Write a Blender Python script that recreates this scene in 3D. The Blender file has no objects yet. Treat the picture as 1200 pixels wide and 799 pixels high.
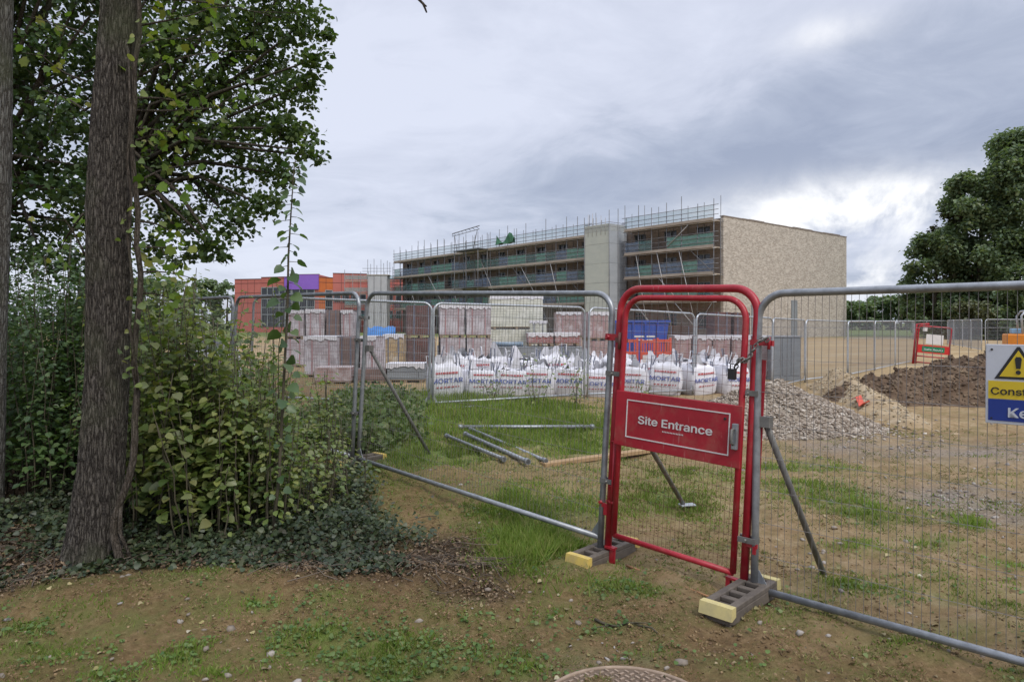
import bpy, math, random
import numpy as np
from mathutils import Matrix, Vector

random.seed(11)
RNG = np.random.default_rng(7)
SC = bpy.context.scene
COL = SC.collection
F = 800.0            # focal length of the photograph, in its own pixels (24 mm on full frame)
HORIZON = 378.0
EYE = 1.8

def at(px, py, Y):
    """World point at distance Y in front of the camera that the photograph shows at (px, py)."""
    return Vector(((px - 600.0) / F * Y, Y, EYE + (HORIZON - py) / F * Y))

# ---------------------------------------------------------------- noise and terrain
_T = np.random.default_rng(3).random((256, 256))
def vnoise(x, y):
    x = np.asarray(x, float); y = np.asarray(y, float)
    xi = np.floor(x).astype(int); yi = np.floor(y).astype(int)
    fx = x - xi; fy = y - yi
    fx = fx * fx * (3 - 2 * fx); fy = fy * fy * (3 - 2 * fy)
    g = lambda a, b: _T[a & 255, b & 255]
    return (g(xi, yi) * (1 - fx) + g(xi + 1, yi) * fx) * (1 - fy) + (g(xi, yi + 1) * (1 - fx) + g(xi + 1, yi + 1) * fx) * fy
def fbm(x, y, o=4):
    s = 0; a = .5; t = 0
    for k in range(o):
        s = s + a * vnoise(x * 2 ** k + 17.3 * k, y * 2 ** k + 5.1 * k); t += a; a *= .5
    return s / t
def sst(a, b, x):
    t = np.clip((np.asarray(x, float) - a) / (b - a), 0, 1)
    return t * t * (3 - 2 * t)

def G(x, y):
    x = np.asarray(x, float); y = np.asarray(y, float)
    z = .17 * sst(5.2, 8.2, y) * sst(3.2, -1.5, x) * sst(60, 25, y)
    z = z - .12 * sst(3, 10, x) * sst(11, 20, y) * sst(60, 30, y)
    z = z + .13 * np.exp(-((x + 1.5) / 1.5) ** 2 - ((y - 4.5) / .5) ** 2)
    near = sst(26, 10, y)
    z = z + near * (.07 * (vnoise(x * .9, y * .9) - .5) + .065 * (vnoise(x * 2.7 + 9, y * 2.7) - .5)
                    + .04 * (vnoise(x * 7 + 3, y * 7) - .5) + .028 * (vnoise(x * 15, y * 15 + 8) - .5))
    return z
def g(x, y): return float(G(x, y))
def gp(px, py):
    d = EYE * F / (py - HORIZON)
    return ((px - 600) / F * d, d)

# ---------------------------------------------------------------- object helpers
def link(o, parent=None):
    COL.objects.link(o)
    if parent is not None: o.parent = parent
    return o
def tag(o, label=None, cat=None, group=None, kind=None):
    if label: o['label'] = label
    if cat: o['category'] = cat
    if group: o['group'] = group
    if kind: o['kind'] = kind
    return o
def thing(name, label, cat, loc=(0, 0, 0), rz=0.0, group=None, rot=None):
    o = bpy.data.objects.new(name, None)
    o.empty_display_size = .1
    link(o)
    o.location = loc
    o.rotation_euler = rot if rot is not None else (0, 0, rz)
    return tag(o, label, cat, group)
def copy_tree(o, parent=None):
    c = o.copy(); link(c, parent)
    for ch in list(o.children): copy_tree(ch, c)
    return c
def obj(name, me, mat, parent=None):
    o = bpy.data.objects.new(name, me)
    for m in (mat if isinstance(mat, (list, tuple)) else [mat]):
        if len(me.materials) < (len(mat) if isinstance(mat, (list, tuple)) else 1): me.materials.append(m)
    return link(o, parent)
def bevel(o, w=.006, s=2):
    m = o.modifiers.new('bevel', 'BEVEL'); m.width = w; m.segments = s; m.limit_method = 'ANGLE'
    return o

class MB:
    def __init__(self): self.v = []; self.f = []; self.m = []; self.s = []; self.mi = 0
    def add(self, vs, fs, smooth=False):
        b = len(self.v); self.v += [tuple(p) for p in vs]
        for f in fs: self.f.append([b + i for i in f]); self.m.append(self.mi); self.s.append(smooth)
        return self
    def box(self, c, s, rz=0.0, M=None):
        x, y, z = s[0] / 2, s[1] / 2, s[2] / 2
        vs = [Vector(p) for p in ((-x, -y, -z), (x, -y, -z), (x, y, -z), (-x, y, -z), (-x, -y, z), (x, -y, z), (x, y, z), (-x, y, z))]
        if rz: R = Matrix.Rotation(rz, 3, 'Z'); vs = [R @ p for p in vs]
        if M is not None: vs = [M @ p for p in vs]
        c = Vector(c)
        return self.add([p + c for p in vs], [(3, 2, 1, 0), (4, 5, 6, 7), (0, 1, 5, 4), (1, 2, 6, 5), (2, 3, 7, 6), (3, 0, 4, 7)])
    def b2(self, p0, p1):
        return self.box([(a + b) / 2 for a, b in zip(p0, p1)], [abs(b - a) for a, b in zip(p0, p1)])
    def tube(self, pts, r, n=8, closed=False, cap=True):
        pts = [Vector(p) for p in pts]; k = len(pts)
        rs = r if isinstance(r, (list, tuple)) else [r] * k
        vs = []; up = None
        for i, p in enumerate(pts):
            if closed: t = pts[(i + 1) % k] - pts[i - 1]
            else: t = pts[min(i + 1, k - 1)] - pts[max(i - 1, 0)]
            t.normalize()
            if up is None:
                up = Vector((0, 0, 1)) if abs(t.z) < .9 else Vector((0, 1, 0))
            a = up - t * up.dot(t)
            if a.length < 1e-5: a = t.orthogonal()
            a.normalize(); up = a; b = t.cross(a)
            for j in range(n):
                q = 2 * math.pi * j / n
                vs.append(p + (a * math.cos(q) + b * math.sin(q)) * rs[i])
        fs = []
        for i in range(k if closed else k - 1):
            i2 = (i + 1) % k
            for j in range(n):
                j2 = (j + 1) % n
                fs.append((i * n + j, i * n + j2, i2 * n + j2, i2 * n + j))
        self.add(vs, fs, n > 4)
        if cap and not closed:
            b = len(self.v) - len(vs)
            self.f.append([b + j for j in range(n)][::-1]); self.m.append(self.mi); self.s.append(False)
            self.f.append([b + (k - 1) * n + j for j in range(n)]); self.m.append(self.mi); self.s.append(False)
        return self
    def prism(self, poly, a, b, axis='y'):
        """Extrude a 2D outline from a to b along an axis ('y': outline is x,z; 'z': outline is x,y; 'x': y,z)."""
        n = len(poly)
        P = {'y': lambda p, t: (p[0], t, p[1]), 'z': lambda p, t: (p[0], p[1], t), 'x': lambda p, t: (t, p[0], p[1])}[axis]
        vs = [P(p, a) for p in poly] + [P(p, b) for p in poly]
        fs = [tuple(range(n))[::-1], tuple(range(n, 2 * n))] + [(i, (i + 1) % n, n + (i + 1) % n, n + i) for i in range(n)]
        return self.add(vs, fs)
    def mesh(self, name):
        me = bpy.data.meshes.new(name)
        me.from_pydata(self.v, [], self.f)
        me.polygons.foreach_set('material_index', self.m)
        me.polygons.foreach_set('use_smooth', self.s)
        me.update()
        return me
    def build(self, name, mat, parent=None): return obj(name, self.mesh(name), mat, parent)

def np_mesh(name, V, Fc, smooth=False):
    """V (N,3), Fc (M,k) -> mesh, fast."""
    V = np.asarray(V, np.float32); Fc = np.asarray(Fc, np.int32)
    me = bpy.data.meshes.new(name)
    k = Fc.shape[1]
    me.vertices.add(len(V)); me.vertices.foreach_set('co', V.ravel())
    me.loops.add(Fc.size); me.loops.foreach_set('vertex_index', Fc.ravel())
    me.polygons.add(len(Fc)); me.polygons.foreach_set('loop_start', np.arange(0, Fc.size, k, dtype=np.int32))
    me.polygons.foreach_set('loop_total', np.full(len(Fc), k, np.int32))
    if smooth: me.polygons.foreach_set('use_smooth', np.ones(len(Fc), bool))
    me.update(calc_edges=True)
    return me
def unit(a): return a / np.maximum(np.linalg.norm(a, axis=-1, keepdims=True), 1e-9)
def scatter(SV, SF, P, U, N, S):
    """Many copies of one small shape (SV,SF): at P, its y along U, its z near N, scaled S -> (V, F) for one mesh."""
    SV = np.asarray(SV, float); SF = np.asarray(SF, int)
    P = np.asarray(P, float); U = unit(np.asarray(U, float)); N = np.asarray(N, float)
    X = unit(np.cross(U, N)); Z = np.cross(X, U)
    S = np.asarray(S, float)
    if S.ndim == 1: S = np.repeat(S[:, None], 3, 1)
    L = SV[None] * S[:, None, :]
    W = P[:, None] + L[..., 0:1] * X[:, None] + L[..., 1:2] * U[:, None] + L[..., 2:3] * Z[:, None]
    n = len(P); k = len(SV)
    return W.reshape(-1, 3), (SF[None] + (np.arange(n) * k)[:, None, None]).reshape(-1, SF.shape[1])
def rdir(n, zlo=-1., zhi=1.):
    z = RNG.uniform(zlo, zhi, n); a = RNG.uniform(0, 2 * np.pi, n); r = np.sqrt(np.maximum(1 - z * z, 0))
    return np.stack([r * np.cos(a), r * np.sin(a), z], 1)

# leaf outlines: stalk at the origin, tip at y = 1, folded along the rib
LEAF = (np.array([(0, 0, 0), (.30, .22, .07), (.34, .58, .06), (0, 1, -.10), (-.34, .58, .06), (-.30, .22, .07)]), np.array([(0, 1, 2, 3), (0, 3, 4, 5)]))
BROAD = (np.array([(0, 0, 0), (.36, .04, .05), (.50, .36, .08), (.33, .74, .03), (0, 1.05, -.14), (-.33, .74, .03), (-.50, .36, .08), (-.36, .04, .05), (0, .45, -.01)]),
         np.array([(0, 1, 2, 8), (8, 2, 3, 4), (8, 4, 5, 6), (0, 8, 6, 7)]))
LOBED = (np.array([(0, 0, 0), (.22, -.04, .02), (.52, .16, .05), (.38, .36, .02), (.50, .66, .0), (.28, .70, .02), (0, 1.0, -.08), (-.28, .70, .02), (-.50, .66, .0), (-.38, .36, .02), (-.52, .16, .05), (-.22, -.04, .02), (0, .4, -.02)]),
         np.array([(0, 1, 2, 12), (12, 2, 3, 12), (12, 3, 4, 5), (12, 5, 6, 7), (12, 7, 8, 9), (12, 9, 10, 12), (12, 10, 11, 0)]))
LOBED = (LOBED[0], np.array([(0, 1, 2), (0, 2, 3), (0, 3, 12), (12, 3, 4), (12, 4, 5), (12, 5, 6), (12, 6, 7), (12, 7, 8), (12, 8, 9), (12, 9, 0), (0, 9, 10), (0, 10, 11)]))
BLADE = (np.array([(-.5, 0, 0), (.5, 0, 0), (.35, .55, .10), (-.35, .55, .10), (0, 1, .32)]), np.array([(0, 1, 2), (0, 2, 3), (3, 2, 4)]))
_ico = [(0, 0, 1)] + [(.894 * math.cos(a), .894 * math.sin(a), .447) for a in [2 * math.pi * i / 5 for i in range(5)]] + \
       [(.894 * math.cos(a), .894 * math.sin(a), -.447) for a in [2 * math.pi * (i + .5) / 5 for i in range(5)]] + [(0, 0, -1)]
_icof = [(0, 1 + i, 1 + (i + 1) % 5) for i in range(5)] + [(1 + i, 6 + i, 1 + (i + 1) % 5) for i in range(5)] + \
        [(1 + (i + 1) % 5, 6 + i, 6 + (i + 1) % 5) for i in range(5)] + [(11, 6 + (i + 1) % 5, 6 + i) for i in range(5)]
STONE = (np.array(_ico), np.array(_icof))
def stones(P, S, squash=.6):
    """Broken stones: each copy of the blob jittered on its own."""
    n = len(P)
    V, Fc = scatter(STONE[0], STONE[1], P, rdir(n, -.3, .3), rdir(n, .3, 1), np.stack([S * RNG.uniform(.6, 1.1, n), S, S * RNG.uniform(.35, .8, n) * squash * 1.5], 1))
    c = np.repeat(np.asarray(P, float), 12, 0)
    V = c + (V - c) * RNG.uniform(.7, 1.25, (len(V), 1))
    return V, Fc

_txt = {}
try:                                             # the plain sans face that ships with Blender, else its default face
    SANS = bpy.data.fonts.load(bpy.utils.system_resource('DATAFILES') + '/fonts/Inter.woff2')
except Exception:
    SANS = None
def text_shape(s, bold=.0):
    """Filled letters as (verts xy, faces) with cap height about .7, starting at x = 0."""
    if (s, bold) in _txt: return _txt[(s, bold)]
    cu = bpy.data.curves.new('lettering', 'FONT'); cu.body = s; cu.size = 1.0
    if SANS: cu.font = SANS
    cu.offset = bold; cu.resolution_u = 3
    o = bpy.data.objects.new('lettering', cu); COL.objects.link(o)
    dg = bpy.context.evaluated_depsgraph_get()
    me = bpy.data.meshes.new_from_object(o.evaluated_get(dg))
    v = [(p.co.x, p.co.y) for p in me.vertices]; f = [tuple(q.vertices) for q in me.polygons]
    bpy.data.objects.remove(o); bpy.data.meshes.remove(me); bpy.data.curves.remove(cu)
    x0 = min(p[0] for p in v); x1 = max(p[0] for p in v); y0 = min(p[1] for p in v)
    y1 = max(p[1] for p in v)
    v = [(p[0] - x0, p[1]) for p in v]
    _txt[(s, bold)] = (v, f, x1 - x0, y0, y1)
    return _txt[(s, bold)]
def put_text(mb, s, x0, z0, width, y, bold=0., height=None, fy=None):
    """Letters in the local x-z plane facing -y, from x0, baseline z0, stretched to width (and cap height)."""
    v, f, w, _, y1 = text_shape(s, 0.)
    k = width / w; kz = (height / .73) if height else k
    for i, (ox, oz) in enumerate([(0, 0), (1, 0), (-1, 0), (0, .7), (0, -.7), (.7, .5), (-.7, -.5)] if bold else [(0, 0)]):   # heavier strokes
        ox, oz = ox * bold * k, oz * bold * kz
        mb.add([(x0 + p[0] * k + ox, (y if fy is None else fy(x0 + p[0] * k, z0 + p[1] * kz)) - i * .0003, z0 + p[1] * kz + oz) for p in v], f)
    return mb

# ---------------------------------------------------------------- materials
def _mat(name):
    m = bpy.data.materials.new(name); m.use_nodes = True
    nt = m.node_tree; nt.nodes.clear()
    out = nt.nodes.new('ShaderNodeOutputMaterial')
    return m, nt, out
def N_(nt, t, **kw):
    n = nt.nodes.new(t)
    for k, v in kw.items():
        if k in n.inputs.keys(): n.inputs[k].default_value = v
        else: setattr(n, k, v)
    return n
def c4(c): return (c[0], c[1], c[2], 1)
def ramp(nt, stops, interp='LINEAR'):
    r = nt.nodes.new('ShaderNodeValToRGB'); r.color_ramp.interpolation = interp
    e = r.color_ramp.elements
    while len(e) > 1: e.remove(e[-1])
    e[0].position = stops[0][0]; e[0].color = c4(stops[0][1])
    for p, c in stops[1:]:
        q = e.new(p); q.color = c4(c)
    return r
def pmat(name, c1, c2=None, scale=6., rough=.6, metal=0., bump=0., bscale=None, spec=.4, stretch=(1, 1, 1), alpha=None, c3=None, detail=6):
    m, nt, out = _mat(name)
    b = N_(nt, 'ShaderNodeBsdfPrincipled'); b.inputs['Roughness'].default_value = rough; b.inputs['Metallic'].default_value = metal
    b.inputs['Specular IOR Level'].default_value = spec
    L = nt.links
    tc = N_(nt, 'ShaderNodeTexCoord'); mp = N_(nt, 'ShaderNodeMapping'); mp.inputs['Scale'].default_value = stretch
    L.new(tc.outputs['Object'], mp.inputs['Vector'])
    if c2 is None: c2 = tuple(x * .8 for x in c1)
    n = N_(nt, 'ShaderNodeTexNoise', Scale=scale, Detail=detail, Roughness=.65)
    L.new(mp.outputs['Vector'], n.inputs['Vector'])
    st = [(.33, c1), (.66, c2)] if c3 is None else [(.3, c1), (.5, c2), (.7, c3)]
    r = ramp(nt, st); L.new(n.outputs['Fac'], r.inputs['Fac']); L.new(r.outputs['Color'], b.inputs['Base Color'])
    n2 = N_(nt, 'ShaderNodeTexNoise', Scale=(bscale or scale * 4), Detail=5.)
    L.new(mp.outputs['Vector'], n2.inputs['Vector'])
    mr = N_(nt, 'ShaderNodeMapRange'); mr.inputs['To Min'].default_value = max(0, rough - .12); mr.inputs['To Max'].default_value = min(1, rough + .15)
    L.new(n2.outputs['Fac'], mr.inputs['Value']); L.new(mr.outputs['Result'], b.inputs['Roughness'])
    if bump:
        bp = N_(nt, 'ShaderNodeBump', Strength=min(1., bump * 10), Distance=bump)
        L.new(n2.outputs['Fac'], bp.inputs['Height']); L.new(bp.outputs['Normal'], b.inputs['Normal'])
    sh = b
    if alpha is not None:
        tr = N_(nt, 'ShaderNodeBsdfTransparent'); mx = N_(nt, 'ShaderNodeMixShader'); mx.inputs[0].default_value = alpha
        L.new(tr.outputs[0], mx.inputs[1]); L.new(b.outputs[0], mx.inputs[2]); sh = mx
    L.new(sh.outputs[0], out.inputs['Surface'])
    return m
def leafmat(name, cols, trans=.3, rough=.5, spec=.35):
    m, nt, out = _mat(name); L = nt.links
    ge = N_(nt, 'ShaderNodeNewGeometry')
    k = len(cols)
    r = ramp(nt, [(i / max(k - 1, 1), c) for i, c in enumerate(cols)])
    L.new(ge.outputs['Random Per Island'], r.inputs['Fac'])
    tc = N_(nt, 'ShaderNodeTexCoord'); n = N_(nt, 'ShaderNodeTexNoise', Scale=.9, Detail=3.)
    L.new(tc.outputs['Object'], n.inputs['Vector'])
    mr = N_(nt, 'ShaderNodeMapRange'); mr.inputs['From Min'].default_value = .3; mr.inputs['From Max'].default_value = .7
    mr.inputs['To Min'].default_value = .7; mr.inputs['To Max'].default_value = 1.3
    L.new(n.outputs['Fac'], mr.inputs['Value'])
    mu = N_(nt, 'ShaderNodeVectorMath', operation='SCALE'); L.new(r.outputs['Color'], mu.inputs[0]); L.new(mr.outputs['Result'], mu.inputs['Scale'])
    b = N_(nt, 'ShaderNodeBsdfPrincipled'); b.inputs['Roughness'].default_value = rough; b.inputs['Specular IOR Level'].default_value = spec
    L.new(mu.outputs[0], b.inputs['Base Color'])
    t = N_(nt, 'ShaderNodeBsdfTranslucent')
    hs = N_(nt, 'ShaderNodeVectorMath', operation='MULTIPLY'); hs.inputs[1].default_value = (1.5, 1.6, .7)
    L.new(mu.outputs[0], hs.inputs[0]); L.new(hs.outputs[0], t.inputs['Color'])
    mx = N_(nt, 'ShaderNodeMixShader'); mx.inputs[0].default_value = trans
    L.new(b.outputs[0], mx.inputs[1]); L.new(t.outputs[0], mx.inputs[2]); L.new(mx.outputs[0], out.inputs['Surface'])
    return m
def islandmat(name, cols, rough=.9, bump=0.):
    """Per-piece colour for loose pieces (stones, dead leaves, twigs)."""
    m, nt, out = _mat(name); L = nt.links
    ge = N_(nt, 'ShaderNodeNewGeometry'); k = len(cols)
    r = ramp(nt, [(i / max(k - 1, 1), c) for i, c in enumerate(cols)]); L.new(ge.outputs['Random Per Island'], r.inputs['Fac'])
    tc = N_(nt, 'ShaderNodeTexCoord'); n = N_(nt, 'ShaderNodeTexNoise', Scale=40., Detail=4.); L.new(tc.outputs['Object'], n.inputs['Vector'])
    mr = N_(nt, 'ShaderNodeMapRange'); mr.inputs['To Min'].default_value = .7; mr.inputs['To Max'].default_value = 1.25; L.new(n.outputs['Fac'], mr.inputs['Value'])
    mu = N_(nt, 'ShaderNodeVectorMath', operation='SCALE'); L.new(r.outputs['Color'], mu.inputs[0]); L.new(mr.outputs['Result'], mu.inputs['Scale'])
    b = N_(nt, 'ShaderNodeBsdfPrincipled'); b.inputs['Roughness'].default_value = rough; b.inputs['Specular IOR Level'].default_value = .2
    L.new(mu.outputs[0], b.inputs['Base Color']); L.new(b.outputs[0], out.inputs['Surface'])
    return m
def brickmat(name, c1, c2, mortar, scale=1., patch=None, bw=.225, rh=.075, patch_at=.62, rough=.85, plane='xz'):
    """Courses of bricks on a wall whose local plane is x-z (or y-z), optional pale patches (torn wrap, frost)."""
    m, nt, out = _mat(name); L = nt.links
    tc = N_(nt, 'ShaderNodeTexCoord'); sp = N_(nt, 'ShaderNodeSeparateXYZ'); cb = N_(nt, 'ShaderNodeCombineXYZ')
    L.new(tc.outputs['Object'], sp.inputs[0])
    ad = N_(nt, 'ShaderNodeMath', operation='ADD'); L.new(sp.outputs['X'], ad.inputs[0]); L.new(sp.outputs['Y'], ad.inputs[1])
    L.new(ad.outputs[0], cb.inputs['X']); L.new(sp.outputs['Z'], cb.inputs['Y'])
    br = N_(nt, 'ShaderNodeTexBrick'); br.inputs['Scale'].default_value = scale
    br.inputs['Brick Width'].default_value = bw; br.inputs['Row Height'].default_value = rh; br.inputs['Mortar Size'].default_value = .010
    br.inputs['Color1'].default_value = c4(c1); br.inputs['Color2'].default_value = c4(c2); br.inputs['Mortar'].default_value = c4(mortar)
    br.inputs['Bias'].default_value = 0.
    L.new(cb.outputs[0], br.inputs['Vector'])
    n = N_(nt, 'ShaderNodeTexNoise', Scale=1.1, Detail=8., Roughness=.75); L.new(cb.outputs[0], n.inputs['Vector'])
    mr = N_(nt, 'ShaderNodeMapRange'); mr.inputs['To Min'].default_value = .55; mr.inputs['To Max'].default_value = 1.45; L.new(n.outputs['Fac'], mr.inputs['Value'])
    mu = N_(nt, 'ShaderNodeVectorMath', operation='SCALE'); L.new(br.outputs['Color'], mu.inputs[0]); L.new(mr.outputs['Result'], mu.inputs['Scale'])
    src = mu.outputs[0]
    b = N_(nt, 'ShaderNodeBsdfPrincipled'); b.inputs['Roughness'].default_value = rough; b.inputs['Specular IOR Level'].default_value = .3
    if patch:
        n2 = N_(nt, 'ShaderNodeTexNoise', Scale=3.2, Detail=9., Roughness=.7); L.new(tc.outputs['Object'], n2.inputs['Vector'])
        r2 = ramp(nt, [(patch_at - .08, (0, 0, 0)), (patch_at + .08, (1, 1, 1))]); L.new(n2.outputs['Fac'], r2.inputs['Fac'])
        mx = N_(nt, 'ShaderNodeMix', data_type='RGBA'); L.new(r2.outputs['Color'], mx.inputs[0])
        L.new(src, mx.inputs[6]); mx.inputs[7].default_value = c4(patch); src = mx.outputs[2]
        bp = N_(nt, 'ShaderNodeBump', Strength=.6, Distance=.03); L.new(n2.outputs['Fac'], bp.inputs['Height']); L.new(bp.outputs['Normal'], b.inputs['Normal'])
    L.new(src, b.inputs['Base Color']); L.new(b.outputs[0], out.inputs['Surface'])
    return m

GALV = pmat('galvanised steel', (.33, .345, .36), (.21, .22, .23), scale=14, rough=.42, metal=.55, bump=.0006, bscale=90)
GALVDARK = pmat('weathered steel tube', (.22, .215, .20), (.13, .125, .115), scale=9, rough=.6, metal=.3)
WIRE = pmat('fence wire', (.23, .215, .20), (.15, .135, .125), scale=20, rough=.6, metal=.3)
WIREPALE = pmat('pale fence wire', (.34, .36, .38), (.24, .25, .27), scale=20, rough=.5, metal=.4)
RED = pmat('red paint', (.43, .012, .020), (.30, .008, .014), scale=5, rough=.38, spec=.5, bump=.0008, bscale=60, c3=(.36, .02, .02))
def worn_paint(name, c1, c2, chip):
    m, nt, out = _mat(name); L = nt.links
    tc = N_(nt, 'ShaderNodeTexCoord'); b = N_(nt, 'ShaderNodeBsdfPrincipled')
    n = N_(nt, 'ShaderNodeTexNoise', Scale=3.5, Detail=8., Roughness=.7); L.new(tc.outputs['Object'], n.inputs['Vector'])
    r = ramp(nt, [(.35, c1), (.6, c2), (.75, tuple(x * 1.1 + .02 for x in c1))]); L.new(n.outputs['Fac'], r.inputs['Fac'])
    n2 = N_(nt, 'ShaderNodeTexNoise', Scale=38., Detail=6., Roughness=.75, Distortion=.6); L.new(tc.outputs['Object'], n2.inputs['Vector'])
    k = ramp(nt, [(.655, (0, 0, 0)), (.685, (1, 1, 1))]); L.new(n2.outputs['Fac'], k.inputs['Fac'])
    mp = N_(nt, 'ShaderNodeMapping'); mp.inputs['Scale'].default_value = (1, 1, .12); mp.inputs['Rotation'].default_value = (0, .5, 0); L.new(tc.outputs['Object'], mp.inputs[0])
    n3 = N_(nt, 'ShaderNodeTexNoise', Scale=55., Detail=3.); L.new(mp.outputs[0], n3.inputs['Vector'])
    k3 = ramp(nt, [(.66, (0, 0, 0)), (.70, (.55, .55, .55))]); L.new(n3.outputs['Fac'], k3.inputs['Fac'])
    a = N_(nt, 'ShaderNodeMix', data_type='RGBA'); L.new(k3.outputs['Color'], a.inputs[0]); L.new(r.outputs['Color'], a.inputs[6]); a.inputs[7].default_value = (.40, .14, .13, 1)
    a2 = N_(nt, 'ShaderNodeMix', data_type='RGBA'); L.new(k.outputs['Color'], a2.inputs[0]); L.new(a.outputs[2], a2.inputs[6]); a2.inputs[7].default_value = c4(chip)
    n4 = N_(nt, 'ShaderNodeTexNoise', Scale=6., Detail=9., Roughness=.75); L.new(tc.outputs['Object'], n4.inputs['Vector'])
    k4 = ramp(nt, [(.5, (0, 0, 0)), (.75, (.32, .32, .32))]); L.new(n4.outputs['Fac'], k4.inputs['Fac'])
    a3 = N_(nt, 'ShaderNodeMix', data_type='RGBA'); L.new(k4.outputs['Color'], a3.inputs[0]); L.new(a2.outputs[2], a3.inputs[6]); a3.inputs[7].default_value = (.27, .19, .12, 1)
    L.new(a3.outputs[2], b.inputs['Base Color'])
    mr = N_(nt, 'ShaderNodeMapRange'); mr.inputs['To Min'].default_value = .3; mr.inputs['To Max'].default_value = .62; L.new(n4.outputs['Fac'], mr.inputs['Value']); L.new(mr.outputs['Result'], b.inputs['Roughness'])
    L.new(b.outputs[0], out.inputs['Surface']); return m
RED = worn_paint('worn red paint', (.40, .012, .026), (.29, .009, .019), (.16, .06, .045))
REDWIRE = pmat('red brown wire', (.17, .07, .055), (.10, .05, .04), scale=12, rough=.6)
WHITE = pmat('white print', (.66, .64, .62), (.58, .55, .53), scale=8, rough=.6)
RUBBER = pmat('recycled rubber', (.075, .062, .052), (.135, .112, .09), scale=9, rough=.85, bump=.003, bscale=60)
YELLOW = pmat('yellow end cap', (.62, .45, .10), (.42, .32, .13), scale=11, rough=.6, bump=.001)
YELLOWPALE = pmat('faded yellow end cap', (.56, .47, .20), (.42, .36, .18), scale=11, rough=.6, bump=.001)
BLACK = pmat('black', (.015, .015, .016), (.03, .03, .03), rough=.5)
BARKM = None
# ================================================================ camera, light, sky
cam = bpy.data.cameras.new('camera'); cam.lens = 24.0; cam.sensor_width = 36.0
cam.shift_y = -(399.5 - HORIZON) / 1200.0
cam.clip_start = .05; cam.clip_end = 3000
co = bpy.data.objects.new('camera', cam); COL.objects.link(co)
co.location = (0, 0, EYE); co.rotation_euler = (math.pi / 2, 0, 0)
SC.camera = co
SUN_AZ, SUN_EL = math.radians(150), math.radians(48)      # azimuth from +Y towards +X: behind the camera, to the right
sl = bpy.data.lights.new('sun', 'SUN'); sl.energy = 1.5; sl.angle = math.radians(16); sl.color = (1, .95, .87)
so = bpy.data.objects.new('sun', sl); COL.objects.link(so)
sd = Vector((math.sin(SUN_AZ) * math.cos(SUN_EL), math.cos(SUN_AZ) * math.cos(SUN_EL), math.sin(SUN_EL)))
so.rotation_euler = sd.to_track_quat('Z', 'Y').to_euler(); so.location = (5, -10, 30)

w = bpy.data.worlds.new('World'); SC.world = w; w.use_nodes = True
nt = w.node_tree; nt.nodes.clear(); L = nt.links
wo = nt.nodes.new('ShaderNodeOutputWorld'); bg = nt.nodes.new('ShaderNodeBackground'); bg.inputs['Strength'].default_value = .1
sky = nt.nodes.new('ShaderNodeTexSky'); sky.sky_type = 'NISHITA'; sky.sun_disc = False
sky.sun_elevation = SUN_EL; sky.sun_rotation = SUN_AZ
tc = nt.nodes.new('ShaderNodeTexCoord')
nz = nt.nodes.new('ShaderNodeVectorMath'); nz.operation = 'NORMALIZE'; L.new(tc.outputs['Generated'], nz.inputs[0])
D = nz.outputs[0]
def M(op, a, b=None, clamp=False):
    n = nt.nodes.new('ShaderNodeMath'); n.operation = op; n.use_clamp = clamp
    for i, q in enumerate((a, b)):
        if q is None: continue
        if isinstance(q, (int, float)): n.inputs[i].default_value = q
        else: L.new(q, n.inputs[i])
    return n.outputs[0]
def blob(px, py, s):
    """A soft-edged bank of cloud centred on one direction of the sky."""
    d = Vector(((px - 600) / F, 1, (HORIZON - py) / F)).normalized()
    n = nt.nodes.new('ShaderNodeVectorMath'); n.operation = 'SUBTRACT'; L.new(D, n.inputs[0]); n.inputs[1].default_value = d
    sc = nt.nodes.new('ShaderNodeVectorMath'); sc.operation = 'DIVIDE'; L.new(n.outputs[0], sc.inputs[0]); sc.inputs[1].default_value = s
    ln = nt.nodes.new('ShaderNodeVectorMath'); ln.operation = 'LENGTH'; L.new(sc.outputs[0], ln.inputs[0])
    return M('EXPONENT', M('MULTIPLY', M('MULTIPLY', ln.outputs['Value'], ln.outputs['Value']), -1.0))
sp = nt.nodes.new('ShaderNodeSeparateXYZ'); L.new(D, sp.inputs[0])
den = M('ADD', M('MAXIMUM', sp.outputs['Z'], 0.0), .14)
cx = M('DIVIDE', sp.outputs['X'], den); cy = M('DIVIDE', sp.outputs['Y'], den)
cb = nt.nodes.new('ShaderNodeCombineXYZ'); L.new(cx, cb.inputs['X']); L.new(cy, cb.inputs['Y'])
def noise(scale, detail, rough, off, dist=0., vec=None, stretch=None):
    mp = nt.nodes.new('ShaderNodeMapping'); mp.inputs['Location'].default_value = off
    if stretch: mp.inputs['Scale'].default_value = stretch
    L.new(vec or cb.outputs[0], mp.inputs['Vector'])
    n = nt.nodes.new('ShaderNodeTexNoise'); n.inputs['Scale'].default_value = scale; n.inputs['Detail'].default_value = detail
    n.inputs['Roughness'].default_value = rough; n.inputs['Distortion'].default_value = dist
    L.new(mp.outputs[0], n.inputs['Vector']); return n.outputs['Fac']
n1 = noise(.9, 7, .52, (3.1, 1.7, 0), .35)
n2 = noise(2.3, 9, .62, (7.4, 2.2, 4), .6)
n3 = noise(6.5, 8, .6, (1.4, 5.2, 2), .3, vec=D)
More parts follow.
